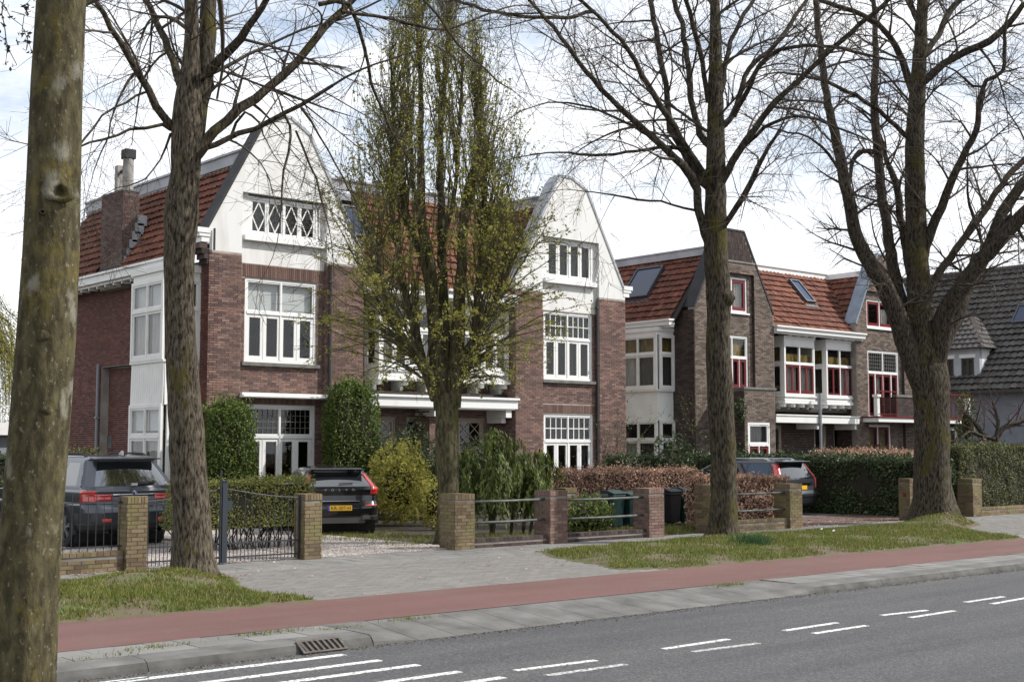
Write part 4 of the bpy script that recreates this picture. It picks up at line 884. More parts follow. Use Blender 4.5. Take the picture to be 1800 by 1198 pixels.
MB().box(XE+1.2, XE+1.25, y1+.2, y0-.2, zb_-.3, zt_).build('interior', ROOM, HC)
ap = (XE+2.0, (y0+y1)/2, onX(1697, 556, XE+2.0)[1]); e_ = .28
dco = [(XE+.55-e_, y1-e_, zt_), (XE+.55-e_, y0+e_, zt_), (XE+3.6, y0+e_, zt_), (XE+3.6, y1-e_, zt_)]
MB().add(dco+[ap, (XE+3.4, ap[1], ap[2])], [(1,0,4), (2,1,4,5), (0,3,5,4), (0,1,2,3)]).build('dormer_roof', UNDER, HC)
it = []
def tri_tiles(A_, B_, C_):
    A_, B_, C_ = (np.array(q, float) for q in (A_, B_, C_)); U = (B_-A_); L = np.linalg.norm(U); U /= L; h = C_-A_; s0 = h@U; V = h-U*s0; S = np.linalg.norm(V); V /= S; N = np.cross(U, V)
    n = int(S/.3)
    for r in range(n):
        v = (r+.5)*S/n; a, c = s0*v/S, L+(s0-L)*v/S
        for k in range(int(L/.26)):
            u = k*.26+.13
            if a < u < c: it.append((A_+U*u+V*v+N*.01, U*.135, V*.17, N*.04))
tri_tiles(dco[1], dco[0], ap); tri_tiles(dco[0], dco[3], (XE+2.6, ap[1], ap[2]))
pieces('roof_tile', [c for c in HC.children if c.name.startswith('dormer_roof')][0], SLATE, it, 60, (TILEV, TILEF))
MB().box(XE+.2, XE+.62, y1-.2, y0+.2, zb_-.34, zb_-.28).build('dormer_apron', LEAD, HC)
skylight(HC, on_slope(1800, 553, (XE, 30, ez), rC, (0,1,0)), (0,-1,0), rC, .8, 1.1)

# small shed far left
SH = thing('shed', 'low garden shed with a pale roof edge behind the mottled trunk', 'shed', (15, 48, 0))
sx, sz = onY(6, 752, 48.0)
MB().box(sx-6, sx+.6, 48, 52, -.1, sz-.2).build('wall', BLUEWALL, SH); MB().box(sx-6.2, sx+.8, 47.7, 52.2, sz-.25, sz+.2).build('roof', CREAM, SH)

# ---------------------------------------------------------------- pillars, low walls, rails and the gate along the pavement
YP = 19.0
def px_x(px, Y=YP): return onY(px, 900, Y)[0]
pillars = []
def pillar(x0, x1, zt, mat, label, lim=80, y=YP, moss=False):
    w = x1-x0; t = thing('gate_pillar', label, 'pillar', ((x0+x1)/2, y+w/2, 0), 'brick pillars along the pavement')
    c = MB().box(x0+.012, x1-.012, y+.012, y+w-.012, -.1, zt-.012).build('core', MORTARB, t); out = []
    ct = .10
    for pl, a, b_ in ((Plane('Y', y+.012), x0, x1), (Plane('X', x0+.012), y, y+w)):
        lay(pl, a, b_, .0, zt-ct, [], out, bl=.2)
        n = 6
        for i in range(n): u = a+(i+.5)*(b_-a)/n; out.append((pl.p(u, zt-ct/2, .002), pl.U*((b_-a)/n/2-.004), Z*(ct/2-.004), pl.N*.014))
    for o_, N_ in (((0, 1, 0), y+w-.012), ((1, 0, 0), x1-.012)):
        b = MB()
        if o_[1]: b.box(x0, x1, N_, N_+.012, 0, zt)
        else: b.box(N_, N_+.012, y, y+w, 0, zt)
        b.build('back_face', mat, t)
    for i in range(6):
        u = x0+(i+.5)*w/6; out.append(((u, y+w/2, zt-.008), (w/12-.004, 0, 0), (0, w/2-.004, 0), (0, 0, .014)))
    pieces('brick', t, mat, out, lim); pillars.append((x0, x1, zt)); return t
PL = [(224,260,873,BRICKP,'mossy yellow brick pillar beside the dark grey off-roader, left end of the iron gate'),
      (536,566,868,BRICKP,'mossy brick pillar between the iron gate and the black hatchback'),
      (800,841,868,BRICKP,'broad yellowish brick pillar in front of the multi-stemmed leafing tree'),
      (967,1002,862,BRICKPR,'pink brick pillar with mossy top in front of the weeping conifer'),
      (1141,1172,858,BRICKPR,'pink brick pillar standing right of the two green bins'),
      (1249,1278,852,BRICKP,'mossy brick pillar half hidden behind the trunk before the beech hedge'),
      (1389,1414,850,BRICKP,'mossy brick pillar partly hiding the tail of the grey estate car'),
      (1600,1611,841,BRICKP,'narrow brick pillar with red marks against the dark laurel hedge'),
      (1711,1728,841,BRICKP,'brick pillar right of the thickest trunk, at the end of the tall hedge')]
for a, b_, yt, m, lb in PL:
    x0, x1 = px_x(a), px_x(b_); x1 = x0+max(.33, min(.46, x1-x0)); pillar(x0, x1, onY((a+b_)/2, yt, YP)[1], m, lb)
rd = MB(); P8 = pillars[7]
for z in (.62, .22): rd.box(P8[0]-.006, P8[0]-.001, YP+.08, YP+.2, z, z+.07)
MB().box(P8[0]-.004, P8[0]-.001, YP+.1, YP+.2, .60, .70).build('paint_mark', M('red_spray', (.16,.02,.015), .8), [o for o in COL.objects if o.name.startswith('gate_pillar')][7])
def lowwall(x0, x1, zt, mat, label, lim=60, y=YP+.08):
    t = thing('low_wall', label, 'wall', ((x0+x1)/2, y, 0), 'low brick walls along the pavement')
    MB().box(x0, x1, y+.01, y+.2, -.1, zt-.02).build('core', MORTARB, t); out = []
    lay(Plane('Y', y+.012), x0, x1, -.0, zt-.06, [], out, bl=.2)
    n = int((x1-x0)/.105)
    for i in range(n): u = x0+(i+.5)*(x1-x0)/n; out.append(((u, y+.1, zt-.03), ((x1-x0)/n/2-.004, 0, 0), (0, .105, 0), (0, 0, .032)))
    pieces('brick', t, mat, out, lim); return t
def rails(x0, x1, zs, label, y=YP+.17, r=.024):
    t = thing('fence_rails', label, 'fence', ((x0+x1)/2, y, 0), 'tubular rails between the pillars')
    for z in zs: MB().tube([(x0-.03, y, z), ((x0+x1)/2, y, z-.006), (x1+.03, y, z+.004)], r, 8).build('rail', RAILM, t, smooth=True)
p = pillars
lowwall(px_x(40), p[0][0]-.01, .30, BRICKP, 'low mossy brick wall under the railing before the dark grey off-roader')
lowwall(p[2][1], p[3][0], .17, BRICKD, 'low brown wall under the weeping conifer, between two pillars')
lowwall(p[3][1], p[4][0], .17, BRICKD, 'low brown wall in front of the two green bins')
lowwall(p[5][1], p[6][0], .24, BRICKP, 'low brick wall under the brown beech hedge by the estate car')
lowwall(p[8][1], p[8][1]+9, .22, BRICKP, 'low brick wall at the foot of the tall dark hedge at the right end')
rails(p[2][1], p[3][0], (onY(841,881,YP+.17)[1], onY(841,918,YP+.17)[1]), 'pair of tubular rails in front of the weeping conifer')
rails(p[3][1], p[4][0], (onY(1003,878,YP+.17)[1], onY(1003,911,YP+.17)[1]), 'pair of tubular rails in front of the green bins and shrub')
rails(p[5][1], p[6][0], (onY(1296,868,YP+.17)[1], onY(1296,898,YP+.17)[1]), 'pair of tubular rails in front of the brown beech hedge')
def bars(t, xs, y, zf, zb, r=.0065, mat=IRON, tip=.05):
    for x in xs:
        zt = zf(x); MB().tube([(x, y, zb), (x, y, zt), (x, y, zt+tip)], [r, r, .002], 5).build('bar', mat, t)
# railing on the low wall, left of the first pillar
t = thing('iron_railing', 'thin dark iron railing on the low wall before the dark grey off-roader', 'railing', (px_x(150), YP+.18, .3)); x0, x1 = px_x(40), p[0][0]; y = YP+.18
MB().box(x0, x1, y-.012, y+.012, .36, .38).build('rail', IRON, t); MB().box(x0, x1, y-.012, y+.012, 1.02, 1.04).build('rail', IRON, t)
bars(t, np.arange(x0+.05, x1, .125), y, lambda x: 1.12, .30)
# the double gate
gp = px_x(393, YP+.15); y = YP+.15
t = thing('iron_gate', 'closed double iron gate with a blue-grey middle post and thin pickets', 'gate', (gp, y, 0))
post = MB().box(gp-.04, gp+.04, y-.04, y+.04, .02, onY(393, 846, y)[1]).box(gp-.05, gp+.05, y-.05, y+.05, onY(393, 846, y)[1], onY(393, 846, y)[1]+.02); post.build('gate_post', IRONB, t)
MB().tube([(gp-.07, y-.03, -.0), (gp-.07, y-.03, onY(393, 826, y)[1])], .014, 6).build('drop_bolt', IRON, t)
MB().box(gp+.045, gp+.14, y-.03, y+.02, .86, 1.0).build('lock_box', IRONB, t)
for xa, xb, cen in ((p[0][1]+.02, gp-.05, 1), (gp+.05, p[1][0]-.02, 0)):
    f = lambda x, xa=xa, xb=xb, cen=cen: 1.05+.17*((x-xa)/(xb-xa) if cen else (xb-x)/(xb-xa))**1.6
    xs = np.linspace(xa, xb, 14); leaf = MB()
    leaf.tube([(x, y, f(x)-.02) for x in xs], .008, 6); leaf.box(xa, xb, y-.012, y+.012, .31, .335); leaf.box(xa, xb, y-.012, y+.012, .09, .115)
    for xe in (xa, xb): leaf.box(xe-.016, xe+.016, y-.016, y+.016, .02, f(xe)+.02)
    leaf.build('gate_leaf', IRON, t)
    n = int((xb-xa)/.125)
    bars(t, [xa+(i+.5)*(xb-xa)/n for i in range(n)], y, f, .03); bars(t, [xa+(i+1)*(xb-xa)/n for i in range(n-1)], y, lambda x: .36, .03, .007)
# inner gate post and rails by the bins
t = pillar(*(lambda a: (a, a+.34))(onY(994, 870, 21.2)[0]), onY(1008, 858, 21.2)[1], BRICKP, 'small mossy brick post in the garden behind the rails', 30, y=21.2)
t = thing('garden_rails', 'black wooden rails from the small garden post towards the green bins', 'fence', (onY(1040, 870, 21.3)[0], 21.35, 0))
xa, xb = onY(1020, 870, 21.35)[0], onY(1075, 870, 21.35)[0]
for z in (.70, .80): MB().bar((xa, 21.35, z), (xb, 21.5, z-.02), .05, .06).build('rail', BLACKP, t)
# wheelie bins
BINM = M('bin_green', (.008,.030,.027), .5, (.013,.042,.038), 3)
BINM2 = M('bin_black', (.012,.013,.015), .55)
def Zp0(py, Y): return onY(1100, py, Y)[1]
def bin_(px, y, h, label, mat=BINM, w=.40, rot=0):
    x = onY(px, 880, y)[0]; t = thing('wheelie_bin', label, 'bin', (x, y, 0), 'wheelie bins in the front garden'); b = MB(); a, c = w/2*.8, w/2
    b.add([(x-a,y-a,.06),(x+a,y-a,.06),(x+a,y+a,.06),(x-a,y+a,.06),(x-c,y-c,h-.1),(x+c,y-c,h-.1),(x+c,y+c,h-.1),(x-c,y+c,h-.1)], BOXF); b.box(x-c-.02, x+c+.02, y-c-.02, y+c+.02, h-.15, h-.09)
    bevel(b.build('body', mat, t), .02)
    l = MB(); l.prism([(x-c-.02, y-c-.03, h-.085), (x-c-.02, y+c+.05, h-.085), (x-c-.02, y+c+.02, h), (x-c-.02, y, h+.015), (x-c-.02, y-c-.03, h-.05)], (w+.04, 0, 0)); bevel(l.build('lid', mat, t), .015)
    MB().tube([(x-c, y+c+.07, h-.06), (x+c, y+c+.07, h-.06)], .018, 6).build('handle', mat, t)
    for s in (-1, 1): MB().lathe([(.0,-.03),(.1,-.03),(.1,.03),(.0,.03)], (x+s*(c+.0), y+c, .1), 'x', 12).build('wheel', BINM2, t)
bin_(1078, 21.7, Zp0(861, 21.7), 'green wheelie bin, leftmost of the pair beside the pink pillar'); bin_(1107, 21.6, Zp0(864, 21.6), 'green wheelie bin next to the pink pillar, right of its twin')
bin_(1202, 21.9, Zp0(859, 21.9), 'green wheelie bin alone before the brown hedge, left of the trunk'); bin_(1178, 21.9, Zp0(861, 21.9), 'black wheelie bin just behind the right pink pillar', BINM2)

# ---------------------------------------------------------------- cars
def paint(name, col, metal=.5, rough=.32): return M(name, col, rough, metal=metal, spec=.5, coat=.8)
CGLASS = M('car_glass', (.012,.014,.017), .02, spec=1.0, coat=1); CGLASS.node_tree.nodes['Principled BSDF'].inputs['IOR'].default_value = 1.6
CGLASS2 = M('bright_car_glass', (.012,.014,.017), .02, spec=1.0, coat=1); CGLASS2.node_tree.nodes['Principled BSDF'].inputs['IOR'].default_value = 2.0; CBLK = M('car_plastic', (.020,.020,.021), .6, (.03,.03,.03), 8); CRUB = M('tyre_rubber', (.014,.014,.014), .85, (.024,.023,.022), 6)
CRIM = M('alloy', (.42,.43,.45), .3, metal=.8); CCHR = M('chrome', (.6,.6,.62), .15, metal=1); CRED = M('tail_lamp_red', (.42,.012,.012), .15, spec=.8, coat=1); CORG = M('reflector_red', (.55,.06,.03), .25, coat=.6); CCLR = M('lamp_clear', (.55,.5,.5), .12, spec=.8, coat=1)
YEL = M('plate_yellow', (.72,.42,.02), .4); PWHT = M('plate_white', (.62,.62,.6), .4); INK = M('plate_ink', (.015,.015,.015), .5); PBLU = M('plate_blue', (.02,.06,.35), .4)
def text_part(name, s, size, mat, parent, M_, ext=.002):
    cu_ = bpy.data.curves.new(name, 'FONT'); cu_.body = s; cu_.size = size; cu_.extrude = ext; cu_.align_x = 'CENTER'; cu_.align_y = 'CENTER'
    tmp = bpy.data.objects.new(name, cu_); COL.objects.link(tmp); dg_ = bpy.context.evaluated_depsgraph_get(); dg_.update()
    me = bpy.data.meshes.new_from_object(tmp.evaluated_get(dg_)); bpy.data.objects.remove(tmp); bpy.data.curves.remove(cu_)
    me.materials.clear(); me.materials.append(mat); o = bpy.data.objects.new(name, me); COL.objects.link(o); o.matrix_basis = M_; return put(o, parent)
class Car:
    """shell made of level slices: at each height the tail, nose and half width; local +y runs from the tail to the nose"""
    def __init__(s, name, label, loc, head, prof, body, L, wheels, wr=.35, group=None):
        s.t = thing(name, label, 'car', (loc[0], loc[1], 0.0), group); s.t.rotation_euler = (0, 0, head-R(90)); s.L = L; s.body = body
        P = np.array(prof, float); z0, z1 = P[0,0], P[-1,0]
        s.zs = np.unique(np.concatenate([np.arange(z0, z1, .03), P[:,0]])); s.P = P
        nr, nc, ns = 14, 7, 64
        rows = []
        for z in s.zs:
            yr, yf, w, cr, cf = (np.interp(z, P[:,0], P[:,k]) for k in range(1, 6)); pts = []
            for i in range(nr+1): pts.append((-(w-cr)+2*(w-cr)*i/nr, yr))
            for i in range(1, nc+1): a = math.pi/2*i/nc; pts.append((w-cr+cr*math.sin(a), yr+cr*1.15*(1-math.cos(a))))
            y0_, y1_ = yr+cr*1.15, yf-cf
            for i in range(1, ns+1): pts.append((w, y0_+(y1_-y0_)*i/ns))
            for i in range(1, nc+1): a = math.pi/2*i/nc; pts.append((w-cf*(1-math.cos(a)), y1_+cf*math.sin(a)))
            for i in range(1, nr+1): pts.append(((w-cf)*(1-2*i/nr), yf))
            for i in range(1, nc+1): a = math.pi/2*i/nc; pts.append((-(w-cf)-cf*math.sin(a), yf-cf*(1-math.cos(a))))
            for i in range(1, ns+1): pts.append((-w, y1_+(y0_-y1_)*i/ns))
            for i in range(1, nc): a = math.pi/2*i/nc; pts.append((-(w-cr)-cr*math.cos(a), y0_-cr*1.15*math.sin(a)))
            rows.append([(x, y, z) for x, y in pts])
        V = np.array(rows); s.n = V.shape[1]; bow = V[:,:,0]/np.maximum(np.abs(V[:,:,0]).max(1, keepdims=True), .01)
        reg = ['rear']*nr+['rc']*nc+['side']*ns+['fc']*nc+['front']*nr+['fc']*nc+['side']*ns+['rc']*nc; s.reg = reg[:s.n]
        # rear and nose bow outwards a little in plan
        crown = .05*bow**2
        V[:,:,1] += np.where(np.array([q in ('rear',) for q in s.reg])[None], crown, 0)+np.where(np.array([q == 'rc' for q in s.reg])[None], .05, 0)
        s.V = V; s.faces = []
        for i in range(len(s.zs)-1):
            for j in range(s.n):
                k = (j+1) % s.n; c = (V[i,j]+V[i,k]+V[i+1,j]+V[i+1,k])/4; s.faces.append((i, j, k, c))
        s.wheels = wheels; s.wr = wr; s.sel = {}
        s.nrm = None
    def assign(s, rules):
        """rules: [(name, material, offset, fn(region, x, y, z) -> bool)] first match wins; the rest is body"""
        groups = {r[0]: [] for r in rules}; groups['body'] = []
        for i, j, k, c in s.faces:
            x, y, z = c
            if s.reg[j] in ('side', 'rc', 'fc') and any((y-wy)**2+(z-s.wr)**2 < (s.wr+.07)**2 for wy in s.wheels) and z < s.wr*2+.1: continue
            for nme, m, off, fn in rules:
                if fn(s.reg[j], x, y, z): groups[nme].append((i, j, k)); break
            else: groups['body'].append((i, j, k))
        mats = {r[0]: (r[1], r[2]) for r in rules}; mats['body'] = (s.body, 0)
        for g, fs in groups.items():
            if not fs: continue
            # separate into islands left and right so that each lamp and window is a part
            sides = {'c': fs} if g in ('body', 'rear_window', 'windscreen', 'bumper', 'tailgate', 'spoiler', 'boot_trim', 'skirt') else {}
            if not sides:
                for f in fs: sides.setdefault('r' if s.V[f[0], f[1], 0]+s.V[f[0], f[2], 0] > 0 else 'l', []).append(f)
            for sd_, fl in sides.items():
                idx = {}; vs = []; F = []
                def vid(a, b):
                    if (a, b) not in idx:
                        q = s.V[a, b].copy(); off = mats[g][1]
                        if off:
                            d = q-np.array((0, s.L*.5, q[2])); ty = 1 if s.reg[b] in ('rear',) else .6
                            nv = np.array((np.sign(q[0])*(1 if s.reg[b] in ('side',) else .6 if s.reg[b] == 'rc' else 0), -1 if s.reg[b] in ('rear', 'rc') else 0, 0.)); q = q+nv/ (np.linalg.norm(nv)+1e-9)*off
                        idx[(a, b)] = len(vs); vs.append(q)
                    return idx[(a, b)]
                for i, j, k in fl: F.append((vid(i, j), vid(i, k), vid(i+1, k), vid(i+1, j)))
                if g == 'body':
                    top = [vid(len(s.zs)-1, j) for j in range(s.n)]; bot = [vid(0, j) for j in range(s.n)]; Fn = [F, ]
                    vs.append(np.array((0, s.V[-1,:,1].mean(), s.zs[-1]+.012))); ci = len(vs)-1
                    T = [(top[j], top[(j+1) % s.n], ci) for j in range(s.n)]; vs.append(np.array((0, s.V[0,:,1].mean(), s.zs[0]))); ci = len(vs)-1
                    T += [(bot[(j+1) % s.n], bot[j], ci) for j in range(s.n)]
                    me = np_mesh(g, vs, [np.array(F), np.array(T)], mats[g][0], smooth=True)
                else: me = np_mesh(g, vs, np.array(F), mats[g][0], smooth=True)
                o = bpy.data.objects.new(g, me); COL.objects.link(o); o.parent = s.t
                if mats[g][1]: md = o.modifiers.new('solid', 'SOLIDIFY'); md.thickness = mats[g][1]*1.2; md.offset = -1 if mats[g][1] > 0 else 1
    def part(s, b, name, mat, parent=None, smooth=False):
        me = b.mesh(name, mat, smooth); o = bpy.data.objects.new(name, me); COL.objects.link(o)
        o.parent = s.t if parent is None else parent; return o
    def add_wheels(s, w, tw=.24, spokes=5):
        for wy in s.wheels:
            inner = MB(); inner.lathe([(s.wr+.08, -w+.02), (s.wr+.08, w-.02)], (0, wy, s.wr), 'x', 20); s.part(inner, 'wheel_well', CBLK)
            for sx_ in (-1, 1):
                xo = sx_*(w-.015); b = MB(); q = [(.62*s.wr, -tw/2), (s.wr*.93, -tw/2), (s.wr, -tw/2+.03), (s.wr, tw/2-.03), (s.wr*.93, tw/2), (.62*s.wr, tw/2), (.6*s.wr, 0)]
                b.lathe(q+[q[0]], (xo-sx_*tw/2, wy, s.wr), 'x', 28); wh = s.part(b, 'wheel', CRUB, smooth=False)
                r = MB(); xr = xo-sx_*.03; r.lathe([(.66*s.wr, -.05), (.66*s.wr, .05), (.60*s.wr, .05), (.60*s.wr, -.05), (.66*s.wr, -.05)], (xr-sx_*.03, wy, s.wr), 'x', 24); r.lathe([(0, -.02), (.17*s.wr, -.02), (.15*s.wr, .02), (0, .02)], (xr, wy, s.wr), 'x', 12)
                for k in range(spokes):
                    a = 2*math.pi*k/spokes+.3
                    for da in (-.13, .13): r.bar((xr, wy+math.cos(a+da*.3)*.1*s.wr, s.wr+math.sin(a+da*.3)*.1*s.wr), (xr-sx_*.01, wy+math.cos(a+da)*.64*s.wr, s.wr+math.sin(a+da)*.64*s.wr), .03, .035, up=(1,0,0))
                ro = s.part(r, 'rim', CRIM, wh); d = MB().lathe([(0, 0), (.6*s.wr, 0)], (xr-sx_*.07, wy, s.wr), 'x', 20); s.part(d, 'brake', CBLK, wh)
    def arch(s, w, mat, wd=.05):
        for wy in s.wheels:
            for sx_ in (-1, 1):
                b = MB(); A = np.linspace(-.25, math.pi+.25, 20); r0, r1 = s.wr+.04, s.wr+.04+wd
                vs = []
                for a in A:
                    for r_, dx_ in ((r0, .0), (r0, .03), (r1, .025), (r1, -.03)): vs.append((sx_*(w+dx_), wy+math.cos(a)*r_, s.wr+math.sin(a)*r_))
                b.add(vs, [(4*i+j, 4*i+(j+1) % 4, 4*i+4+(j+1) % 4, 4*i+4+j) for i in range(19) for j in range(4)]); s.part(b, 'wheel_arch', mat)
    def plate(s, x, y, z, text, mat, band=True, tilt=0):
        m = Matrix.Translation((x, y, z)) @ Matrix.Rotation(R(90)-tilt, 4, 'X')
        b = MB().box(-.26, .26, -.055, .055, -.01, 0); o = s.part(b, 'number_plate', mat); o.matrix_basis = m
        if band: q = s.part(MB().box(-.26, -.22, -.055, .055, .0005, .002), 'plate_band', PBLU, o)
        text_part('plate_lettering', text, .105, INK, None, Matrix.Translation((.02, -.002, .002)), .001).parent = o
        return o
# the dark grey off-roader behind the gate
c = Car('parked_car', 'dark grey off-roader parked behind the iron railing, roof rails and rear wiper', G(238, 962), R(94), [
    (.28, .22,4.55,.86,.25,.5),(.36,.08,4.72,.925,.28,.55),(.50,.02,4.82,.955,.30,.6),(.66,.0,4.85,.965,.28,.6),(.74,.02,4.84,.965,.26,.6),(.82,.07,4.82,.96,.22,.6),(.96,.09,4.72,.955,.20,.55),
    (1.02,.085,4.55,.95,.20,.5),(1.06,.07,3.95,.945,.18,.4),(1.13,.10,3.55,.935,.16,.3),(1.17,.13,3.42,.92,.16,.3),(1.56,.42,2.75,.74,.16,.25),(1.62,.44,2.62,.70,.16,.3),(1.645,.34,2.5,.68,.14,.3),(1.675,.34,2.4,.655,.14,.3),(1.70,.55,2.25,.60,.2,.3),(1.725,1.0,1.95,.42,.2,.3)],
    paint('grey_car_paint', (.056,.063,.078), .6), 4.85, (.98, 3.9), .37)
c.assign([('rear_window', CGLASS2, 0, lambda r,x,y,z: r == 'rear' and 1.16 < z < 1.60), ('windscreen', CGLASS, 0, lambda r,x,y,z: r == 'front' and 1.12 < z < 1.6),
    ('side_window', CGLASS, 0, lambda r,x,y,z: r == 'side' and 1.15 < z < 1.58 and .55+.6*(z-1.15) < y < 3.2-1.3*(z-1.15) and not (1.22 < y < 1.30) and not (2.12 < y < 2.2)),
    ('tail_lamp', CRED, .012, lambda r,x,y,z: (r in ('rc',) and .86 < z < 1.06) or (r == 'rear' and abs(x) > .47 and .87 < z < 1.00) or (r == 'rc' and .86 < z < 1.10 and y > .2)),
    ('reflector', CORG, .012, lambda r,x,y,z: r == 'rear' and .44 < abs(x) < .69 and .49 < z < .55),
    ('boot_trim', CCHR, .01, lambda r,x,y,z: r == 'rear' and .98 < z < 1.01 and abs(x) < .46), ('bumper', CBLK, .004, lambda r,x,y,z: z < .45 and r != 'front')])
c.add_wheels(.955, .27); c.arch(.955, c.body, .05)
for s_ in (-1, 1): c.part(MB().tube([(s_*.62, .75, 1.68), (s_*.63, .95, 1.745), (s_*.63, 2.2, 1.755), (s_*.62, 2.45, 1.70)], .022, 6), 'roof_rail', CBLK)
c.part(MB().prism([(-.012, .55, 1.715), (-.012, .72, 1.73), (-.012, .60, 1.80), (-.012, .56, 1.80)], (.024, 0, 0)), 'aerial_fin', CCLR)
b = MB().box(-.66, .66, .28, .62, 1.635, 1.665); bevel(c.part(b, 'spoiler', c.body), .02)
c.part(MB().bar((.0, .085, 1.19), (.46, .14, 1.22), .03, .025), 'wiper', CBLK); c.part(MB().box(-.05, .05, .06, .11, 1.15, 1.2), 'wiper_mount', CCLR)
rd_ = c.part(MB().lathe([(0, -.012), (.042, -.012), (.047, 0), (.047, .01)], (0, .068, 1.035), 'y', 20), 'emblem', CCHR)
q = MB()
for k in range(4):
    q.cur = k % 2; a0 = k*math.pi/2; pts = [(0, .054, 1.035)]+[(.034*math.cos(a0+i*math.pi/8), .054, 1.035+.034*math.sin(a0+i*math.pi/8)) for i in range(5)]; q.add(pts, [tuple(range(6))])
c.part(q, 'emblem_disc', [PBLU, PWHT], rd_)
c.plate(0, .055, .90, 'S      G', PWHT, False); c.part(MB().box(-.36, .36, .085, .1, .99, 1.012), 'boot_handle', CCHR)
c.part(MB().box(-.30, .30, .10, .2, .30, .40), 'tow_panel', CBLK); 
for s_ in (-.5, .5): c.part(MB().lathe([(.04, 0), (.045, .16)], (s_, .02, .33), 'y', 12), 'exhaust', CCHR)
# the black hatchback on the gravel
bx = G(597, 940)
c = Car('parked_car', 'black hatchback with yellow number plate parked on the gravel drive', (bx[0], bx[1]), R(67), [
    (.22,.22,4.1,.80,.22,.5),(.30,.10,4.25,.86,.24,.55),(.42,.03,4.33,.885,.26,.6),(.56,.0,4.36,.89,.26,.6),(.64,.03,4.36,.89,.24,.6),(.72,.08,4.32,.885,.22,.6),(.84,.10,4.2,.88,.2,.55),(.92,.085,3.9,.875,.2,.5),(.96,.07,3.45,.868,.18,.4),(1.02,.10,3.2,.85,.16,.3),(1.06,.14,3.08,.83,.15,.3),
    (1.33,.44,2.45,.65,.13,.25),(1.36,.40,2.36,.63,.13,.3),(1.385,.33,2.28,.60,.12,.3),(1.41,.36,2.2,.57,.13,.3),(1.44,.8,2.0,.46,.2,.3),(1.46,1.2,1.7,.3,.2,.2)],
    paint('black_car_paint', (.006,.0065,.009), .3, .25), 4.36, (.78, 3.42), .325)
c.assign([('rear_window', CGLASS, 0, lambda r,x,y,z: r == 'rear' and 1.04 < z < 1.345), ('windscreen', CGLASS, 0, lambda r,x,y,z: r == 'front' and 1.02 < z < 1.34),
    ('side_window', CGLASS, 0, lambda r,x,y,z: r == 'side' and 1.0 < z < 1.33 and .7+.5*(z-1) < y < 2.9-1.6*(z-1) and not (1.4 < y < 1.48)),
    ('tail_lamp', CRED, .014, lambda r,x,y,z: (r == 'rc' and .86 < z < 1.02 and y < .30) or (r == 'rc' and 1.02 <= z < 1.30 and abs(x) < .80-(z-1.02)*.62)),
    ('reflector', CORG, .012, lambda r,x,y,z: (r == 'rear' and abs(x) > .54 and .60 < z < .65) or (r == 'rc' and .60 < z < .65 and y < .16)),
    ('bumper', CBLK, .004, lambda r,x,y,z: z < .40 and r != 'front')])
c.add_wheels(.875, .235); c.arch(.88, CBLK, .05)
b = MB().box(-.60, .60, .28, .58, 1.375, 1.40); bevel(c.part(b, 'spoiler', c.body), .015)
c.part(MB().box(-.52, .44, .045, .075, .712, .728), 'boot_trim', CCHR)
for k, chr_ in enumerate('VOLVO'): text_part('lettering', chr_, .07, CCHR, None, Matrix.Translation((-.30+k*.15, .068, .955)) @ Matrix.Rotation(R(90), 4, 'X')).parent = c.t
c.plate(0, -.012, .575, 'KR-207-H', YEL); c.part(MB().box(-.55, .55, .02, .12, .25, .37), 'diffuser', M('grey_plastic', (.06,.058,.055), .6))
for s_ in (-.58, .58): c.part(MB().box(s_-.09, s_+.09, -.0, .1, .33, .39), 'exhaust', CCHR)
c.part(MB().bar((0, .14, 1.09), (.3, .155, 1.10), .02, .02), 'wiper', CBLK)
c.part(MB().prism([(-.01, .62, 1.43), (-.01, .8, 1.45), (-.01, .66, 1.52)], (.02, 0, 0)), 'aerial_fin', CBLK)
# the grey estate car further along
ex = G(1413, 905)
c = Car('parked_car', 'grey estate car with tall red tail lamps behind the brown beech hedge', (ex[0], ex[1]), R(91), [
    (.24,.2,4.5,.82,.22,.5),(.34,.06,4.68,.895,.26,.55),(.46,.0,4.76,.915,.26,.6),(.60,.0,4.8,.92,.24,.6),(.68,.05,4.8,.92,.22,.6),(.80,.09,4.75,.92,.18,.6),(.92,.10,4.4,.915,.16,.5),(.98,.11,3.9,.905,.14,.4),(1.04,.13,3.55,.89,.13,.3),
    (1.42,.36,2.75,.70,.12,.25),(1.455,.34,2.62,.68,.12,.3),(1.475,.26,2.5,.66,.11,.3),(1.50,.28,2.4,.63,.12,.3),(1.53,.7,2.2,.5,.2,.3),(1.545,1.2,2.0,.3,.2,.2)],
    paint('slate_car_paint', (.050,.054,.063), .6), 4.8, (1.0, 3.82), .33)
c.assign([('rear_window', CGLASS, 0, lambda r,x,y,z: r == 'rear' and 1.0 < z < 1.43), ('windscreen', CGLASS, 0, lambda r,x,y,z: r == 'front' and 1.04 < z < 1.42),
    ('side_window', CGLASS, 0, lambda r,x,y,z: r == 'side' and 1.02 < z < 1.41 and .5+.3*(z-1) < y < 3.2-1.6*(z-1) and not (1.3 < y < 1.36) and not (2.2 < y < 2.28)),
    ('tail_lamp', CRED, .014, lambda r,x,y,z: r == 'rc' and .74 < z < 1.40), ('bumper', CBLK, .003, lambda r,x,y,z: z < .34 and r != 'front')])
c.add_wheels(.905, .235); c.arch(.91, c.body, .04)
bevel(c.part(MB().box(-.63, .63, .20, .52, 1.462, 1.49), 'spoiler', c.body), .015); c.part(MB().box(-.5, .5, .06, .09, .86, .885), 'boot_trim', CCHR)
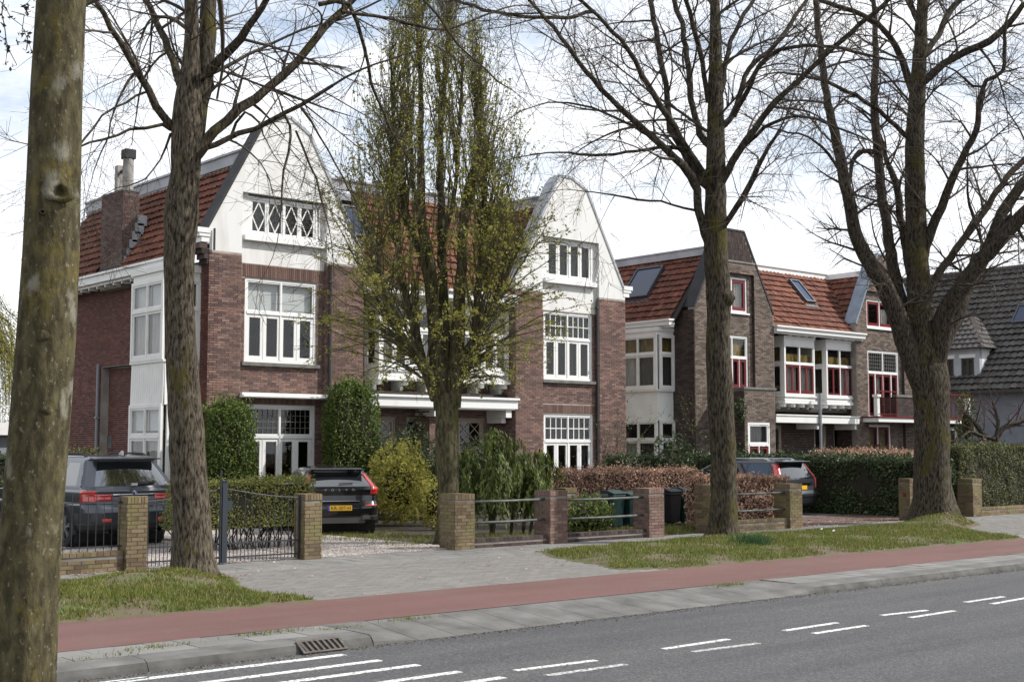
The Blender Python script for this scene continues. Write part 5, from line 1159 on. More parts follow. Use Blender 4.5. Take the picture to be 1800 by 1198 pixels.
for s_ in (-1, 1): c.part(MB().tube([(s_*.6, .7, 1.50), (s_*.605, .85, 1.55), (s_*.605, 2.3, 1.555), (s_*.6, 2.5, 1.50)], .02, 6), 'roof_rail', CCHR)
o = c.part(MB().box(-.26, .26, -.055, .055, -.01, 0), 'number_plate', YEL); o.matrix_basis = Matrix.Translation((0, .06, .76)) @ Matrix.Rotation(R(90), 4, 'X')
c.part(MB().box(-.6, .6, -.012, .02, .50, .52), 'bumper_strip', CCHR)

# ---------------------------------------------------------------- trees
BARKG = MB_('smooth_mottled_bark', (.040,.034,.019), (.100,.085,.045), (.125,.100,.028), .55, (34,34,13), .5, 6.0, lich=(.21,.20,.16))
BARKL = MB_('fissured_bark', (.016,.012,.009), (.140,.118,.085), (.080,.068,.018), .50, (30,30,7.5), 1.0, 2.6)
BARKM = MB_('mossy_bark', (.012,.010,.007), (.100,.084,.060), (.070,.062,.013), .68, (27,27,7.0), 1.0, 1.9)
BARKD = MB_('dark_bark', (.015,.012,.010), (.090,.075,.057), (.065,.057,.018), .35, (26,26,7), .8, 2.6)
BARKH = MB_('green_bark', (.034,.030,.017), (.115,.102,.058), (.095,.100,.024), .6, (16,16,6), .6, 2.4)
TWIG = M('twig', (.044,.034,.026), .9, (.074,.058,.041), 3); TWIGG = M('greenish_twig', (.075,.068,.036), .9, (.11,.10,.055), 3); TWIGP = M('reddish_twig', (.060,.034,.034), .9, (.085,.05,.045), 3)
def catmull(P, step=.22):
    P = np.array(P, float); Q = np.vstack([2*P[0]-P[1], P, 2*P[-1]-P[-2]]); out = []
    for i in range(1, len(Q)-2):
        n = max(2, int(np.linalg.norm(Q[i+1][:3]-Q[i][:3])/step)); t = np.linspace(0, 1, n, endpoint=False)[:, None]
        out.append(.5*(2*Q[i]+(Q[i+1]-Q[i-1])*t+(2*Q[i-1]-5*Q[i]+4*Q[i+1]-Q[i+2])*t**2+(3*Q[i]-Q[i-1]-3*Q[i+1]+Q[i+2])*t**3))
    return np.vstack(out+[Q[-2][None]])
def limb_pts(pl, D0, drift=0.0, base=None, wig=.012):
    """photo polyline [(px, py, width px)] -> x, y, z, radius; drift = metres further away (+) or nearer at the tip"""
    n = len(pl); L = [0]
    for a, b in zip(pl, pl[1:]): L.append(L[-1]+math.hypot(a[0]-b[0], a[1]-b[1]))
    rows = []
    for (px, py, w), l in zip(pl, L):
        D = D0+drift*(l/max(L[-1], 1)); q = atD(px, py, D); rows.append((*q, w/2/FPX*D))
    C = catmull(rows); k = len(C)
    C[1:-1, :3] += RG.normal(0, wig, (k-2, 3))
    return C
def unit(v): return v/(np.linalg.norm(v)+1e-9)
def side_dir(d, ang):
    a = RG.normal(size=3); a = unit(a-d*(a@d)); return unit(d*math.cos(ang)+a*math.sin(ang))
class Grow:
    def __init__(s, up=(.02,-.02,-.05), dens=(2.2,3.4,4.5), shrink=(.55,.5,.45), jit=.13, rmin=.004, maxl=3, ang=(.6,1.1)):
        s.T = Tubes(); s.up = up; s.dens = dens; s.shrink = shrink; s.jit = jit; s.rmin = rmin; s.maxl = maxl; s.ang = ang; s.tips = []
    def go(s, p, d, L, r, lvl):
        n = max(4, int(L/.2)+1); st = L/(n-1); bend = RG.normal(0, 1, 3); bend -= unit(np.array(d, float))*(bend@unit(np.array(d, float))); bend = unit(bend)*RG.uniform(.1, .75)*st; P = [np.array(p, float)]; d = unit(np.array(d, float)); ds = [d]
        for i in range(n-1):
            d = unit(d+bend+RG.normal(0, s.jit*.45, 3)+np.array((0,0,s.up[min(lvl, 2)]))); P.append(P[-1]+d*st); ds.append(d)
        P = np.array(P); rr = np.maximum(r*(1-.75*np.linspace(0, 1, n)), s.rmin*(.8 if lvl > 2 else 1))
        s.T.add(P, rr, 6 if r > .04 else 4 if r > .012 else 3)
        if lvl >= 2: s.tips.append(P)
        if lvl < s.maxl:
            m = int(L*s.dens[min(lvl, 2)]+RG.random())
            for k in range(m):
                t = RG.uniform(.18, 1)*(n-1.001); i = int(t); q = P[i]+(P[i+1]-P[i])*(t-i); f = t/(n-1)
                s.go(q, side_dir(ds[i], RG.uniform(*s.ang)), max(.22, L*s.shrink[min(lvl, 2)]*RG.uniform(.55, 1.15)*(1.15-.5*f)), max(s.rmin, rr[i]*.55), lvl+1)
    def along(s, C, every, Lr, lvl=1, t0=.12, bias=None, ang=(.6,1.25)):
        P = C[:, :3]; seg = np.linalg.norm(np.diff(P, axis=0), axis=1); cum = np.concatenate([[0], np.cumsum(seg)]); tot = cum[-1]; x = tot*t0+RG.uniform(0, every)
        while x < tot:
            i = min(np.searchsorted(cum, x)-1, len(P)-2); d = unit(P[i+1]-P[i]); dd = side_dir(d, RG.uniform(*ang))
            if bias is not None: dd = unit(dd+np.array(bias))
            s.go(P[i]+d*(x-cum[i]), dd, RG.uniform(*Lr), max(s.rmin*1.3, min(C[i, 3]*.42, .035)), lvl); x += every*RG.uniform(.6, 1.4)
def swell(C, amp=.06):
    """uneven trunk: slow swelling along the length"""
    k = len(C); C = C.copy(); C[:, 3] *= 1+amp*np.sin(np.linspace(0, 9, k)+RG.uniform(0, 6))+RG.normal(0, amp*.3, k); return C
def trunk_mesh(C, n=18, rough=.05, flare=None):
    V, F = tube_np(C[:, :3], C[:, 3], n); V = V.reshape(len(C), n, 3); ax = C[:, None, :3]; ph = RG.uniform(0, 6.28, 4); a = np.arange(n)*2*np.pi/n
    t = np.linspace(0, 1, len(C))[:, None]
    w = 1+rough*(np.sin(3*a[None]+ph[0]+t*5)+.7*np.sin(5*a[None]+ph[1]-t*9)+.6*np.sin(8*a[None]+ph[2]+t*14))
    if flare: w = w+flare[0]*np.exp(-np.arange(len(C))[:, None]/flare[1])*(.6+.5*np.sin(5*a[None]+ph[3])+.3*np.sin(3*a[None]))
    return (ax+(V-ax)*w[..., None]).reshape(-1, 3), F
def tree_thing(name, label, base, group=None): return thing(name, label, 'tree', base, group)
def add_trunk(t, C, mat, name='trunk', **k):
    V, F = trunk_mesh(C, **k); return link_mesh(name, np_mesh(name, V, F, mat, smooth=True), t)
def ext_up(C, L, lean=(0,0,.5), drop=.72):
    """carry a limb on above the picture"""
    d = unit(C[-1, :3]-C[-3, :3]); P = [C[-1]]; n = int(L/.35)
    for i in range(n):
        d = unit(d+np.array(lean)*.08+RG.normal(0, .06, 3)); q = P[-1].copy(); q[:3] += d*.35; q[3] = max(.012, q[3]*(drop**(1/(n/2.5)))); P.append(q)
    return np.vstack([C, P[1:]])
def bare_tree(label, D, base, trunk, limbs, mat, group, gr, every=.42, Lr=(.9,2.0), up=4.0, flare=(.55,3), bark2=None, n=20):
    t = tree_thing('street_tree', label, base, group)
    C = limb_pts(trunk, D, wig=.006); C = ext_up(swell(C, .03), up) if up else swell(C, .03); add_trunk(t, C, mat, n=n, rough=.03, flare=flare)
    if up: gr.along(C, every*.8, (Lr[0]*1.2, Lr[1]*1.4), t0=.55, bias=(0,0,.3))
    for i, (pl, dr, ex) in enumerate(limbs):
        L = limb_pts(pl, D, dr)
        if ex: L = ext_up(L, ex)
        o = add_trunk(t, swell(L, .05), bark2 or mat, 'limb', n=9 if L[0, 3] > .05 else 6, rough=.03)
        gr.along(L, every, Lr)
        if L[-1, 3] < .08: gr.go(L[-1, :3], unit(L[-1, :3]-L[-3, :3]), RG.uniform(1.0, 1.8), L[-1, 3]*.9, 1)
    gr.T.build('crown', TWIG, t); return t
GRP = 'street trees along the far verge'
def knot(t, px, py, D, r, mat, name='knot', prof=((1.0, .012), (.82, -.004), (.55, -.007), (.36, .002), (.15, .010))):
    c = atD(px, py, D); b = MB(); view = unit(c-CAMP); u = unit(np.cross(view, Z)); n = 14; vs = []; fs = []
    for i in range(n):
        a = 2*math.pi*i/n
        for rr, dd in prof:
            k = rr*r*(1+.12*math.sin(3*a+px)+(.10*math.sin(7*a+py) if rr > .3 else 0)); vs.append(c+u*k*math.cos(a)*1.15+Z*k*math.sin(a)*.95+view*dd)
    for i in range(n):
        for j in range(4): fs.append((i*5+j, ((i+1) % n)*5+j, ((i+1) % n)*5+j+1, i*5+j+1))
    b.add(vs, fs); return b.build(name, mat, t, smooth=True)
# the mottled trunk close by
D1 = 4.25; x1, y1_ = atD(38, 1198, D1)[:2]
t = tree_thing('street_tree', 'smooth mottled grey green trunk standing close at the near side of the road', (x1, y1_, 0))
C = limb_pts([(20,1650,150),(30,1400,118),(38,1198,100),(55,900,99),(80,600,98),(95,300,91),(108,0,85),(116,-300,80),(120,-600,70)], D1, wig=.0015); C = ext_up(C, 4.5, (0,0,.3)); add_trunk(t, C, BARKG, n=28, rough=.012, flare=(.3, 4))
gr = Grow(dens=(2.4,3.2,4), rmin=.0022, maxl=3)
for k in range(7):
    i = int(len(C)*(.42+.085*k)); i = min(i, len(C)-2); a = k*2.4+.6; d = np.array((math.cos(a), math.sin(a), .55)); L = [C[i, :3]]
    P = np.array([C[i, :3]+d*s_*.4+np.array((0,0,.05*s_*s_*.3)) for s_ in range(8)]); rr = np.linspace(.05, .02, 8); CC = np.column_stack([P, rr]); add_trunk(t, CC, BARKG, 'limb', n=8, rough=.03); gr.along(CC, .45, (.8,1.6))
LEAFB = ML('brown_bud_leaf', [(0, (.035,.030,.018)), (1, (.075,.062,.035))], .2)
gr.T.build('crown', TWIG, t)
knot(t, 104, 337, D1-.085, .042, BARKG); knot(t, 75, 372, D1-.09, .012, BARKG); LUMP = ((1.0, .02), (.75, .002), (.5, -.004), (.25, -.006), (.04, -.006)); knot(t, 78, 590, D1-.086, .030, BARKG, 'burr', LUMP); knot(t, 52, 715, D1-.086, .030, BARKG, 'burr', LUMP); knot(t, 80, 720, D1-.082, .024, BARKG, 'burr', LUMP)
# second tree: strong limbs to the right, gate behind
b2 = (T2X, T2Y, 0)
bare_tree('bare tree with a mossy fissured trunk on the near grass before the iron gate', 18.75, b2,
    [(341,1045,88),(340,1015,76),(340,975,64),(338,920,61),(333,850,61),(328,760,60),(324,690,58),(319,600,55),(316,500,53),(318,430,56),(319,385,62),(322,345,58),(327,300,51),(330,220,54),(333,150,40),(336,80,27),(336,0,24)],
    [([(334,300,38),(343,210,38),(360,120,34),(364,60,32),(366,0,30)], .5, 4), ([(310,225,16),(288,205,14),(262,160,13),(225,95,12),(195,50,11),(170,5,9)], -1.2, 2), ([(318,150,16),(305,110,14),(290,70,13),(270,30,12),(255,0,11)], 1.0, 2.5),
     ([(365,130,20),(385,105,17),(420,70,15),(450,30,13),(468,0,12)], -.8, 2.5), ([(345,265,22),(375,235,19),(420,190,18),(470,155,16),(520,110,15),(570,50,13),(620,0,11)], .9, 2.5), ([(340,285,14),(365,262,11),(400,245,10),(470,215,9),(530,185,8),(585,150,6)], -.9, 0),
     ([(312,230,8),(285,220,7),(230,230,6),(180,242,5),(140,258,4)], -1.0, 0), ([(560,8,9),(614,8,9),(640,80,7),(652,148,6),(690,230,4),(730,300,3)], 1.2, 0), ([(600,20,7),(690,35,6),(780,52,5),(870,20,4)], 1.5, 0), ([(700,-30,6),(744,0,5),(790,60,4),(850,120,3),(900,158,2)], 1.0, 0),
     ([(405,243,6),(430,195,5),(455,215,4),(462,235,3)], -.3, 0), ([(500,202,5),(512,240,5),(500,300,4),(495,370,3)], -.5, 0), ([(530,190,6),(560,235,4),(590,290,3),(612,330,3),(640,380,2)], -.4, 0), ([(520,230,4),(545,290,4),(570,370,3)], -.4, 0),
     ([(300,235,5),(270,300,3),(240,320,3),(205,330,2)], -.8, 0), ([(262,160,5),(200,190,4),(150,240,4),(125,280,3)], -1.2, 0), ([(245,120,5),(210,170,4),(190,240,3),(165,300,2)], -1, 0)],
    BARKL, GRP, Grow(up=(.0,-.02,-.035), dens=(2.8,4.8,5.6), shrink=(.6,.6,.55), rmin=.0028), every=.40, Lr=(.8,2.1), bark2=BARKM)
# fourth: straight leader, fan of limbs
bare_tree('bare tree with one straight leader and fanning limbs before the first brown gable', 26.2, (T4X, T4Y, 0),
    [(1268,975,80),(1268,952,60),(1271,920,48),(1272,880,45),(1272,800,45),(1268,720,47),(1264,650,46),(1263,580,41),(1264,520,43),(1260,470,42),(1258,420,40),(1258,320,35),(1257,200,29),(1257,100,24),(1256,0,18)],
    [([(1248,425,22),(1236,395,17),(1228,365,15),(1226,335,15),(1216,310,16),(1200,292,14),(1150,243,12),(1100,200,11),(1030,125,9),(985,65,8),(960,35,7),(930,0,6)], -1.5, 2), ([(1250,330,18),(1225,305,15),(1200,262,13),(1180,225,12),(1170,145,11),(1155,70,10),(1143,0,9)], 1.2, 2.5),
     ([(1240,310,14),(1222,282,12),(1195,240,11),(1140,150,10),(1090,70,8),(1020,0,7)], -2, 2), ([(1252,260,15),(1230,235,12),(1215,170,11),(1208,100,10),(1198,40,10),(1185,0,9)], 1.5, 2.5), ([(1262,330,18),(1280,300,14),(1300,265,13),(1325,225,12),(1360,185,11),(1400,145,10),(1475,75,9),(1550,12,8)], -1.5, 2),
     ([(1265,225,14),(1285,205,11),(1300,165,10),(1318,120,9),(1370,70,8),(1415,5,7)], 1.6, 2), ([(1262,415,14),(1275,395,11),(1295,365,11),(1318,325,10),(1332,295,9),(1352,255,7),(1370,228,5)], -1.3, 0), ([(1245,180,10),(1235,110,9),(1220,50,9),(1205,0,8)], -1, 2), ([(1268,160,10),(1280,90,9),(1300,40,8),(1325,0,7)], 1, 2),
     ([(1205,265,8),(1180,258,7),(1120,265,6),(1040,273,5),(1000,268,4)], -1.0, 0), ([(1224,370,5),(1180,358,4),(1120,350,4),(1060,340,3)], -.8, 0), ([(1290,205,9),(1350,100,8),(1440,80,6),(1540,100,5)], -1.8, 0), ([(1300,265,7),(1360,215,6),(1420,205,5),(1500,235,4)], -1.2, 0), ([(1045,20,7),(980,32,7),(870,22,6),(800,0,5)], -1.8, 0), ([(1145,240,6),(1100,215,5),(1040,190,4),(980,180,3)], -1.3, 0)],
    BARKM, GRP, Grow(up=(.0,-.012,-.03), dens=(2.7,4.7,5.4), shrink=(.6,.6,.55), rmin=.0032), every=.40, Lr=(.9,2.4), bark2=BARKD)
c4_ = atD(1276, 522, 26.1); k4 = MB().lathe([(.02,-.26),(.12,-.16),(.19,-.04),(.17,.05),(.11,.13),(.03,.20)], (c4_[0], c4_[1], c4_[2]), 'z', 12)
k4.build('burr', BARKM, [o for o in COL.objects if o.name.startswith('street_tree')][-1], smooth=True)
# fifth: thick trunk that divides into many stems
bare_tree('thickest bare tree, its trunk dividing into many rising stems before the second brown gable', 32.4, (T5X, T5Y, .2),
    [(1646,945,112),(1645,922,88),(1643,890,70),(1640,850,62),(1639,800,61),(1639,750,62),(1637,700,65),(1634,660,67),(1628,620,60),(1622,580,52),(1618,540,46),(1612,460,38),(1608,350,35),(1608,250,33),(1612,160,29),(1618,80,24),(1622,0,19)],
    [([(1628,690,44),(1605,640,38),(1585,580,34),(1562,520,31),(1530,465,27),(1508,420,24),(1490,340,21),(1475,265,19),(1452,165,14),(1442,80,12),(1434,0,10)], -1.5, 3), ([(1612,640,34),(1592,570,26),(1572,480,22),(1558,400,19),(1547,310,17),(1542,250,16),(1537,170,13),(1540,100,11),(1538,30,9)], 1.5, 2.5),
     ([(1542,268,9),(1528,266,9),(1510,267,8),(1498,285,8),(1495,312,6)], -.5, 0), ([(1610,520,16),(1592,440,14),(1582,370,13),(1575,320,12),(1560,285,9),(1552,250,7)], 1.2, 0), ([(1622,450,22),(1640,400,17),(1662,345,15),(1690,280,13),(1716,230,12),(1722,180,9),(1735,140,8),(1762,125,7),(1768,40,6)], -1.5, 0), ([(1622,540,20),(1645,490,15),(1680,440,14),(1720,385,13),(1760,325,11),(1800,280,10),(1860,220,8)], 2, 2),
     ([(1640,650,42),(1652,590,36),(1665,545,33),(1710,475,29),(1760,420,26),(1800,375,24),(1870,310,18)], -2, 3), ([(1655,610,30),(1682,555,27),(1700,505,25),(1735,440,22),(1762,375,20),(1792,330,18),(1850,260,14)], 1.5, 3), ([(1615,150,18),(1640,128,15),(1680,100,13),(1720,82,13),(1758,58,12),(1785,25,11),(1810,0,9)], -1, 1), ([(1604,160,14),(1585,105,12),(1565,65,11),(1540,42,10),(1500,20,9),(1440,0,7)], -1.4, 1),
     ([(1600,245,10),(1575,222,9),(1545,195,8),(1490,160,7),(1440,140,6),(1390,130,5)], -1.6, 0), ([(1622,100,13),(1650,60,11),(1670,20,11),(1700,-10,9)], 1.2, 1.5), ([(1615,40,10),(1602,10,10),(1598,-30,9)], .4, 2), ([(1478,305,6),(1455,270,5),(1420,240,4),(1370,228,3)], -.9, 0), ([(1700,270,6),(1730,165,6),(1710,150,5),(1680,125,4)], -1.2, 0), ([(1745,430,9),(1775,380,8),(1800,420,6),(1830,470,5)], -.5, 0), ([(1730,440,7),(1705,360,5),(1700,300,4)], -.6, 0)],
    BARKM, GRP, Grow(up=(.01,-.008,-.025), dens=(2.7,4.7,5.4), shrink=(.6,.6,.55), rmin=.0037), every=.42, Lr=(.9,2.5), bark2=BARKD, flare=(.5, 3))

# ---------------------------------------------------------------- leaves
def leaf_arrays(P, size, nb=None, fold=.25, asp=.55, spread=1.0):
    """one diamond-shaped folded leaf at each point; nb = preferred normals"""
    n = len(P); nr = RG.normal(size=(n, 3))*spread
    if nb is not None: nr = nr+nb
    nr /= np.linalg.norm(nr, axis=1)[:, None]+1e-9
    a = RG.normal(size=(n, 3)); a -= nr*(a*nr).sum(1)[:, None]; a /= np.linalg.norm(a, axis=1)[:, None]+1e-9; b = np.cross(nr, a)
    s = (size*RG.uniform(.65, 1.3, n))[:, None]
    V = np.stack([P-a*s*.5, P+b*s*asp*.5+nr*s*fold*.4, P+a*s*.5, P-b*s*asp*.5+nr*s*fold*.4], 1).reshape(-1, 3)
    return V, np.arange(4*n).reshape(-1, 4)
G_DARK = ML('dark_evergreen_leaf', [(0, (.018,.029,.012)), (.5, (.042,.064,.024)), (.9, (.080,.112,.042)), (1, (.15,.18,.10))], .2, .4)
G_COL = ML('clipped_evergreen_leaf', [(0, (.042,.070,.013)), (.5, (.095,.145,.026)), (1, (.17,.215,.05))], .18)
G_HEDGE = ML('olive_hedge_leaf', [(0, (.040,.048,.014)), (.5, (.085,.095,.026)), (.9, (.135,.145,.042)), (1, (.13,.08,.045))], .18)
G_GATE = ML('gate_hedge_leaf', [(0, (.10,.11,.028)), (.5, (.20,.21,.05)), (1, (.30,.30,.09))], .2)
G_YEL = ML('yellow_leaf', [(0, (.15,.17,.03)), (.4, (.38,.36,.07)), (1, (.60,.53,.15))], .4)
G_WEEP = ML('weeping_spray', [(0, (.028,.046,.011)), (.5, (.080,.110,.025)), (1, (.17,.20,.05))], .3)
G_BEECH = ML('dry_beech_leaf', [(0, (.20,.105,.070)), (.4, (.38,.22,.15)), (.8, (.52,.34,.25)), (1, (.62,.45,.34))], .12)
G_LAUR = ML('laurel_leaf', [(0, (.04,.06,.012)), (.5, (.09,.13,.028)), (1, (.22,.25,.08))], .3, .35)
G_SPRING = ML('spring_leaf', [(0, (.20,.20,.034)), (.4, (.34,.335,.065)), (.8, (.46,.44,.11)), (1, (.52,.45,.18))], .5)
G_WILL = ML('willow_leaf', [(0, (.20,.20,.03)), (.5, (.34,.32,.07)), (1, (.45,.42,.13))], .5)
CORE = M('inner_twigs', (.016,.014,.009), .95, (.030,.026,.014), 8)
COREB = M('inner_beech_twigs', (.05,.03,.022), .95, (.085,.05,.036), 8)
def noise3(P, k):
    return (np.sin(P[:,0]*k*1.3+P[:,1]*k*.7+1)+np.sin(P[:,1]*k*1.7-P[:,2]*k*1.1+2)+np.sin(P[:,2]*k*1.9+P[:,0]*k*.6+4)+.6*np.sin(P[:,0]*k*3.1+P[:,2]*k*2.7))/3.6
def hedge(name, label, x0, x1, y0, y1, z0, z1, mat, size=.05, dens=1100, group=None, core=CORE, lump=.07, cat='hedge', stems=0, top=.06):
    t = thing(name, label, cat, ((x0+x1)/2, (y0+y1)/2, 0), group); dx_, dy_, dz_ = x1-x0, y1-y0, z1-z0
    faces = [((x0,y0,z0),(dx_,0,0),(0,0,dz_),(0,-1,0)), ((x0,y0,z0),(0,dy_,0),(0,0,dz_),(-1,0,0)), ((x0,y0,z1),(dx_,0,0),(0,dy_,0),(0,0,1)), ((x1,y0,z0),(0,dy_,0),(0,0,dz_),(1,0,0)), ((x0,y1,z0),(dx_,0,0),(0,0,dz_),(0,1,0))]
    Ps, Ns = [], []
    for i, (o_, u, v, n) in enumerate(faces):
        o_, u, v, n = (np.array(q, float) for q in (o_, u, v, n)); A = np.linalg.norm(u)*np.linalg.norm(v); k = int(A*dens*(.35 if i > 2 else 1))
        P = o_+RG.random((k,1))*u+RG.random((k,1))*v
        dpt = noise3(P, 2.2)*lump+noise3(P, 6.5)*lump*.6+RG.normal(0, .022, k)-.03; Ps.append(P+n*dpt[:, None]-n*(RG.random(k)[:, None]**3)*.07); Ns.append(np.tile(n*1.1+np.array((0,0,.35)), (k,1)))
    if top:
        k = int(dx_*dy_*dens*.25); P = np.column_stack([RG.uniform(x0, x1, k), RG.uniform(y0, y1, k), np.full(k, z1)]); P[:,2] += RG.exponential(top*.6, k)+noise3(P, 2.2)*lump; Ps.append(P); Ns.append(np.tile((0,0,.2), (k,1)))
    V, F = leaf_arrays(np.vstack(Ps), size, np.vstack(Ns), spread=.6); link_mesh('foliage', np_mesh('foliage', V, F, mat), t)
    i_ = .10; MB().box(x0+i_, x1-i_, y0+i_, y1-i_, z0+.0, z1-i_).build('twigs', core, t)
    if stems:
        s_ = MB()
        for k in range(stems): xx, yy = RG.uniform(x0+.05, x1-.05), RG.uniform(y0+.1, y1-.1); s_.tube([(xx, yy, -.02), (xx+RG.normal()*.06, yy+RG.normal()*.05, z0*.5), (xx+RG.normal()*.1, yy, z0+.1)], .012, 4)
        props(s_.build('stems', CORE, t), kind='stuff')
    return t
def shrub(name, label, c, rx, ry, z0, z1, mat, size=.06, n=6000, group=None, e=2.0, lump=.16, core=CORE, cat='shrub', shell=.55, asp=.55, corek=.72):
    """superellipsoid of leaves with lumps"""
    t = thing(name, label, cat, (c[0], c[1], 0), group); d = RG.normal(size=(n, 3)); d /= np.linalg.norm(d, axis=1)[:, None]
    q = (np.abs(d)**e).sum(1)**(-1/e); rr = (1-(1-shell)*RG.random(n)**2.2); P = d*q[:, None]; lum = 1+lump*noise3(P+np.array(c[:2]+(0,)), 4.0)+lump*.5*noise3(P, 9)
    R3 = np.array((rx, ry, (z1-z0)/2)); P = P*(rr*lum)[:, None]*R3+np.array((c[0], c[1], (z0+z1)/2)); P = P[P[:,2] > .01]
    m = int(n*.05); dd = d[RG.integers(0, n, m)]; qq = (np.abs(dd)**e).sum(1)**(-1/e); u = RG.uniform(.95, 1.12, (m,1))   # stray shoots
    S_ = dd*qq[:, None]*u*R3+np.array((c[0], c[1], (z0+z1)/2)); S_ = np.vstack([S_+np.array((0,0,.04*i)) for i in range(3)]); S_ = S_[S_[:,2] > .05]; P = np.vstack([P, S_])
    V, F = leaf_arrays(P, size, np.tile((0,-.2,.5), (len(P),1)), asp=asp); link_mesh('foliage', np_mesh('foliage', V, F, mat), t)
    nu, nv = 12, 8; vs = []
    for j in range(nv+1):
        th = math.pi*j/nv
        for i in range(nu):
            a = 2*math.pi*i/nu; dd = np.array((math.sin(th)*math.cos(a), math.sin(th)*math.sin(a), math.cos(th))); k_ = (np.abs(dd)**e).sum()**(-1/e)*corek*(1+.12*math.sin(5*a+3*th)); vs.append(np.array((c[0], c[1], (z0+z1)/2))+dd*k_*R3)
    MB().add(vs, [(j*nu+i, j*nu+(i+1) % nu, (j+1)*nu+(i+1) % nu, (j+1)*nu+i) for j in range(nv) for i in range(nu)]).build('twigs', core, t)
    return t
def X_(px, Y): return onY(px, 850, Y)[0]
def Zp(px, py, Y): return onY(px, py, Y)[1]
# clipped columns at the house front
for a, b_, yt, Y, lb in ((360, 437, 708, 29.35, 'clipped evergreen column left of the ground floor window, beside the fissured trunk'), (577, 656, 676, 29.3, 'taller clipped evergreen column between the big window and the porch')):
    x0, x1 = X_(a, Y), X_(b_, Y); shrub('evergreen_column', lb, ((x0+x1)/2, Y), (x1-x0)/2, .55, -.1, Zp((a+b_)/2, yt, Y), G_COL, .07, 15000, 'clipped evergreen columns', e=4.5, lump=.07, shell=.8, corek=.84)
hedge('hedge', 'olive hedge on bare stems behind the iron gate', 10.7, 13.45, 21.3, 22.0, .40, 1.27, G_GATE, .045, 1900, 'hedges', stems=60)
yx = X_(700, 26); shrub('shrub', 'golden yellow leaved shrub beside the black hatchback', (yx, 26.0), .70, .7, -.05, Zp(700, 783, 26), G_YEL, .095, 5200, e=2.2, lump=.50, shell=.40, corek=.5, asp=.4)
shrub('shrub', 'small golden leaved shrub low at the foot of the leafing tree', (X_(765, 24), 24.0), .35, .35, -.05, Zp(765, 838, 24), G_YEL, .07, 1200, lump=.3, shell=.4, corek=.55)
for px, Y, w, yt, lb in ((725, 28.3, .75, 742, 'dark conifer shrub behind the golden shrub, under the canopy'), (672, 28.6, .5, 775, 'dark low conifer between the tall clipped column and the golden shrub'), (840, 27.5, .8, 770, 'dark conifer behind the weeping conifer, right of the leafing tree'), (770, 27.5, .6, 790, 'dark shrub directly behind the foot of the leafing tree')):
    shrub('conifer_shrub', lb, (X_(px, Y), Y), w, .7, -.1, Zp(px, yt, Y), G_DARK, .09, 4500, 'dark conifers by the porch', e=1.7, lump=.28, shell=.4, corek=.62, asp=.3)
# weeping conifer behind the first rails
def weeping(px0, px1, yt, Y):
    x0, x1 = X_(px0, Y), X_(px1, Y); t = thing('weeping_conifer', 'weeping conifer with hanging green sprays behind the first rails', 'conifer', ((x0+x1)/2, Y, 0)); Ps, Ns = [], []; tb = Tubes()
    heads = [(X_(868, Y), Y, Zp(868, 765, Y)), (X_(835, Y), Y+.3, Zp(835, 800, Y)), (X_(898, Y), Y-.1, Zp(898, 783, Y)), (X_(930, Y), Y+.1, Zp(930, 808, Y)), (X_(948, Y), Y-.1, Zp(948, 802, Y)), (X_(850, Y), Y-.4, Zp(850, 830, Y)), (X_(910, Y), Y-.5, Zp(910, 835, Y))]
    for hx, hy, hz in heads:
        tb.add(np.array([(hx, hy+.1, 0), (hx+.03, hy, hz*.5), (hx, hy, hz)]), np.array((.04,.03,.01)), 5)
        for k in range(60):
            a = RG.uniform(0, 6.28); reach = RG.uniform(.12, .55); z0 = hz*RG.uniform(.45, 1.02); L = RG.uniform(.35, .9); n = 34; s_ = np.linspace(0, 1, n)
            P = np.column_stack([hx+math.cos(a)*reach*np.minimum(1, s_*2.2), hy+math.sin(a)*reach*np.minimum(1, s_*2.2), z0+.10*np.sin(np.minimum(1, s_*2.2)*np.pi*.8)-L*np.maximum(0, s_-.3)**1.2]); P += RG.normal(0, .018, P.shape); P = P[P[:,2] > .02]
            Ps.append(P); Ns.append(np.tile((math.cos(a), math.sin(a), 0), (len(P), 1)))
    P = np.vstack(Ps); N_ = np.vstack(Ns); n = len(P); s = RG.uniform(.07, .13, n)[:, None]; sd_ = np.cross(N_, (0,0,1.))+RG.normal(0, .25, (n,3)); dn_ = np.array((0,0,-1.))+N_*.25+RG.normal(0, .2, (n,3))
    V = np.stack([P-dn_*s*.5, P+sd_*s*.16, P+dn_*s*.5, P-sd_*s*.16], 1).reshape(-1, 3); link_mesh('foliage', np_mesh('foliage', V, np.arange(4*n).reshape(-1, 4), G_WEEP), t); tb.build('trunk', BARKD, t)
weeping(815, 955, 765, 21.6)
lx = X_(1035, 20.2); shrub('shrub', 'broad leaved green shrub behind the second rails, left of the bins', (lx, 20.25), .62, .5, .0, Zp(1035, 874, 20.2), G_LAUR, .11, 1500, lump=.25, shell=.4, corek=.6, asp=.4)
BG = 'brown beech hedges'
hedge('hedge', 'long brown beech hedge behind the green bins', X_(957, 22.6), X_(1228, 22.6), 22.6, 23.3, .25, Zp(1090, 826, 22.6), G_BEECH, .06, 1100, BG, COREB)
hedge('hedge', 'short brown beech hedge behind the rails at the grey estate car', X_(1240, 19.75), X_(1392, 19.75), 19.75, 20.4, .1, Zp(1340, 836, 19.75), G_BEECH, .075, 900, BG, COREB, lump=.1)
hedge('hedge', 'brown beech hedge showing above the dark laurel hedge', 33.2, X_(1612, 24), 24.0, 24.7, .3, Zp(1510, 793, 24), G_BEECH, .06, 1100, BG, COREB)
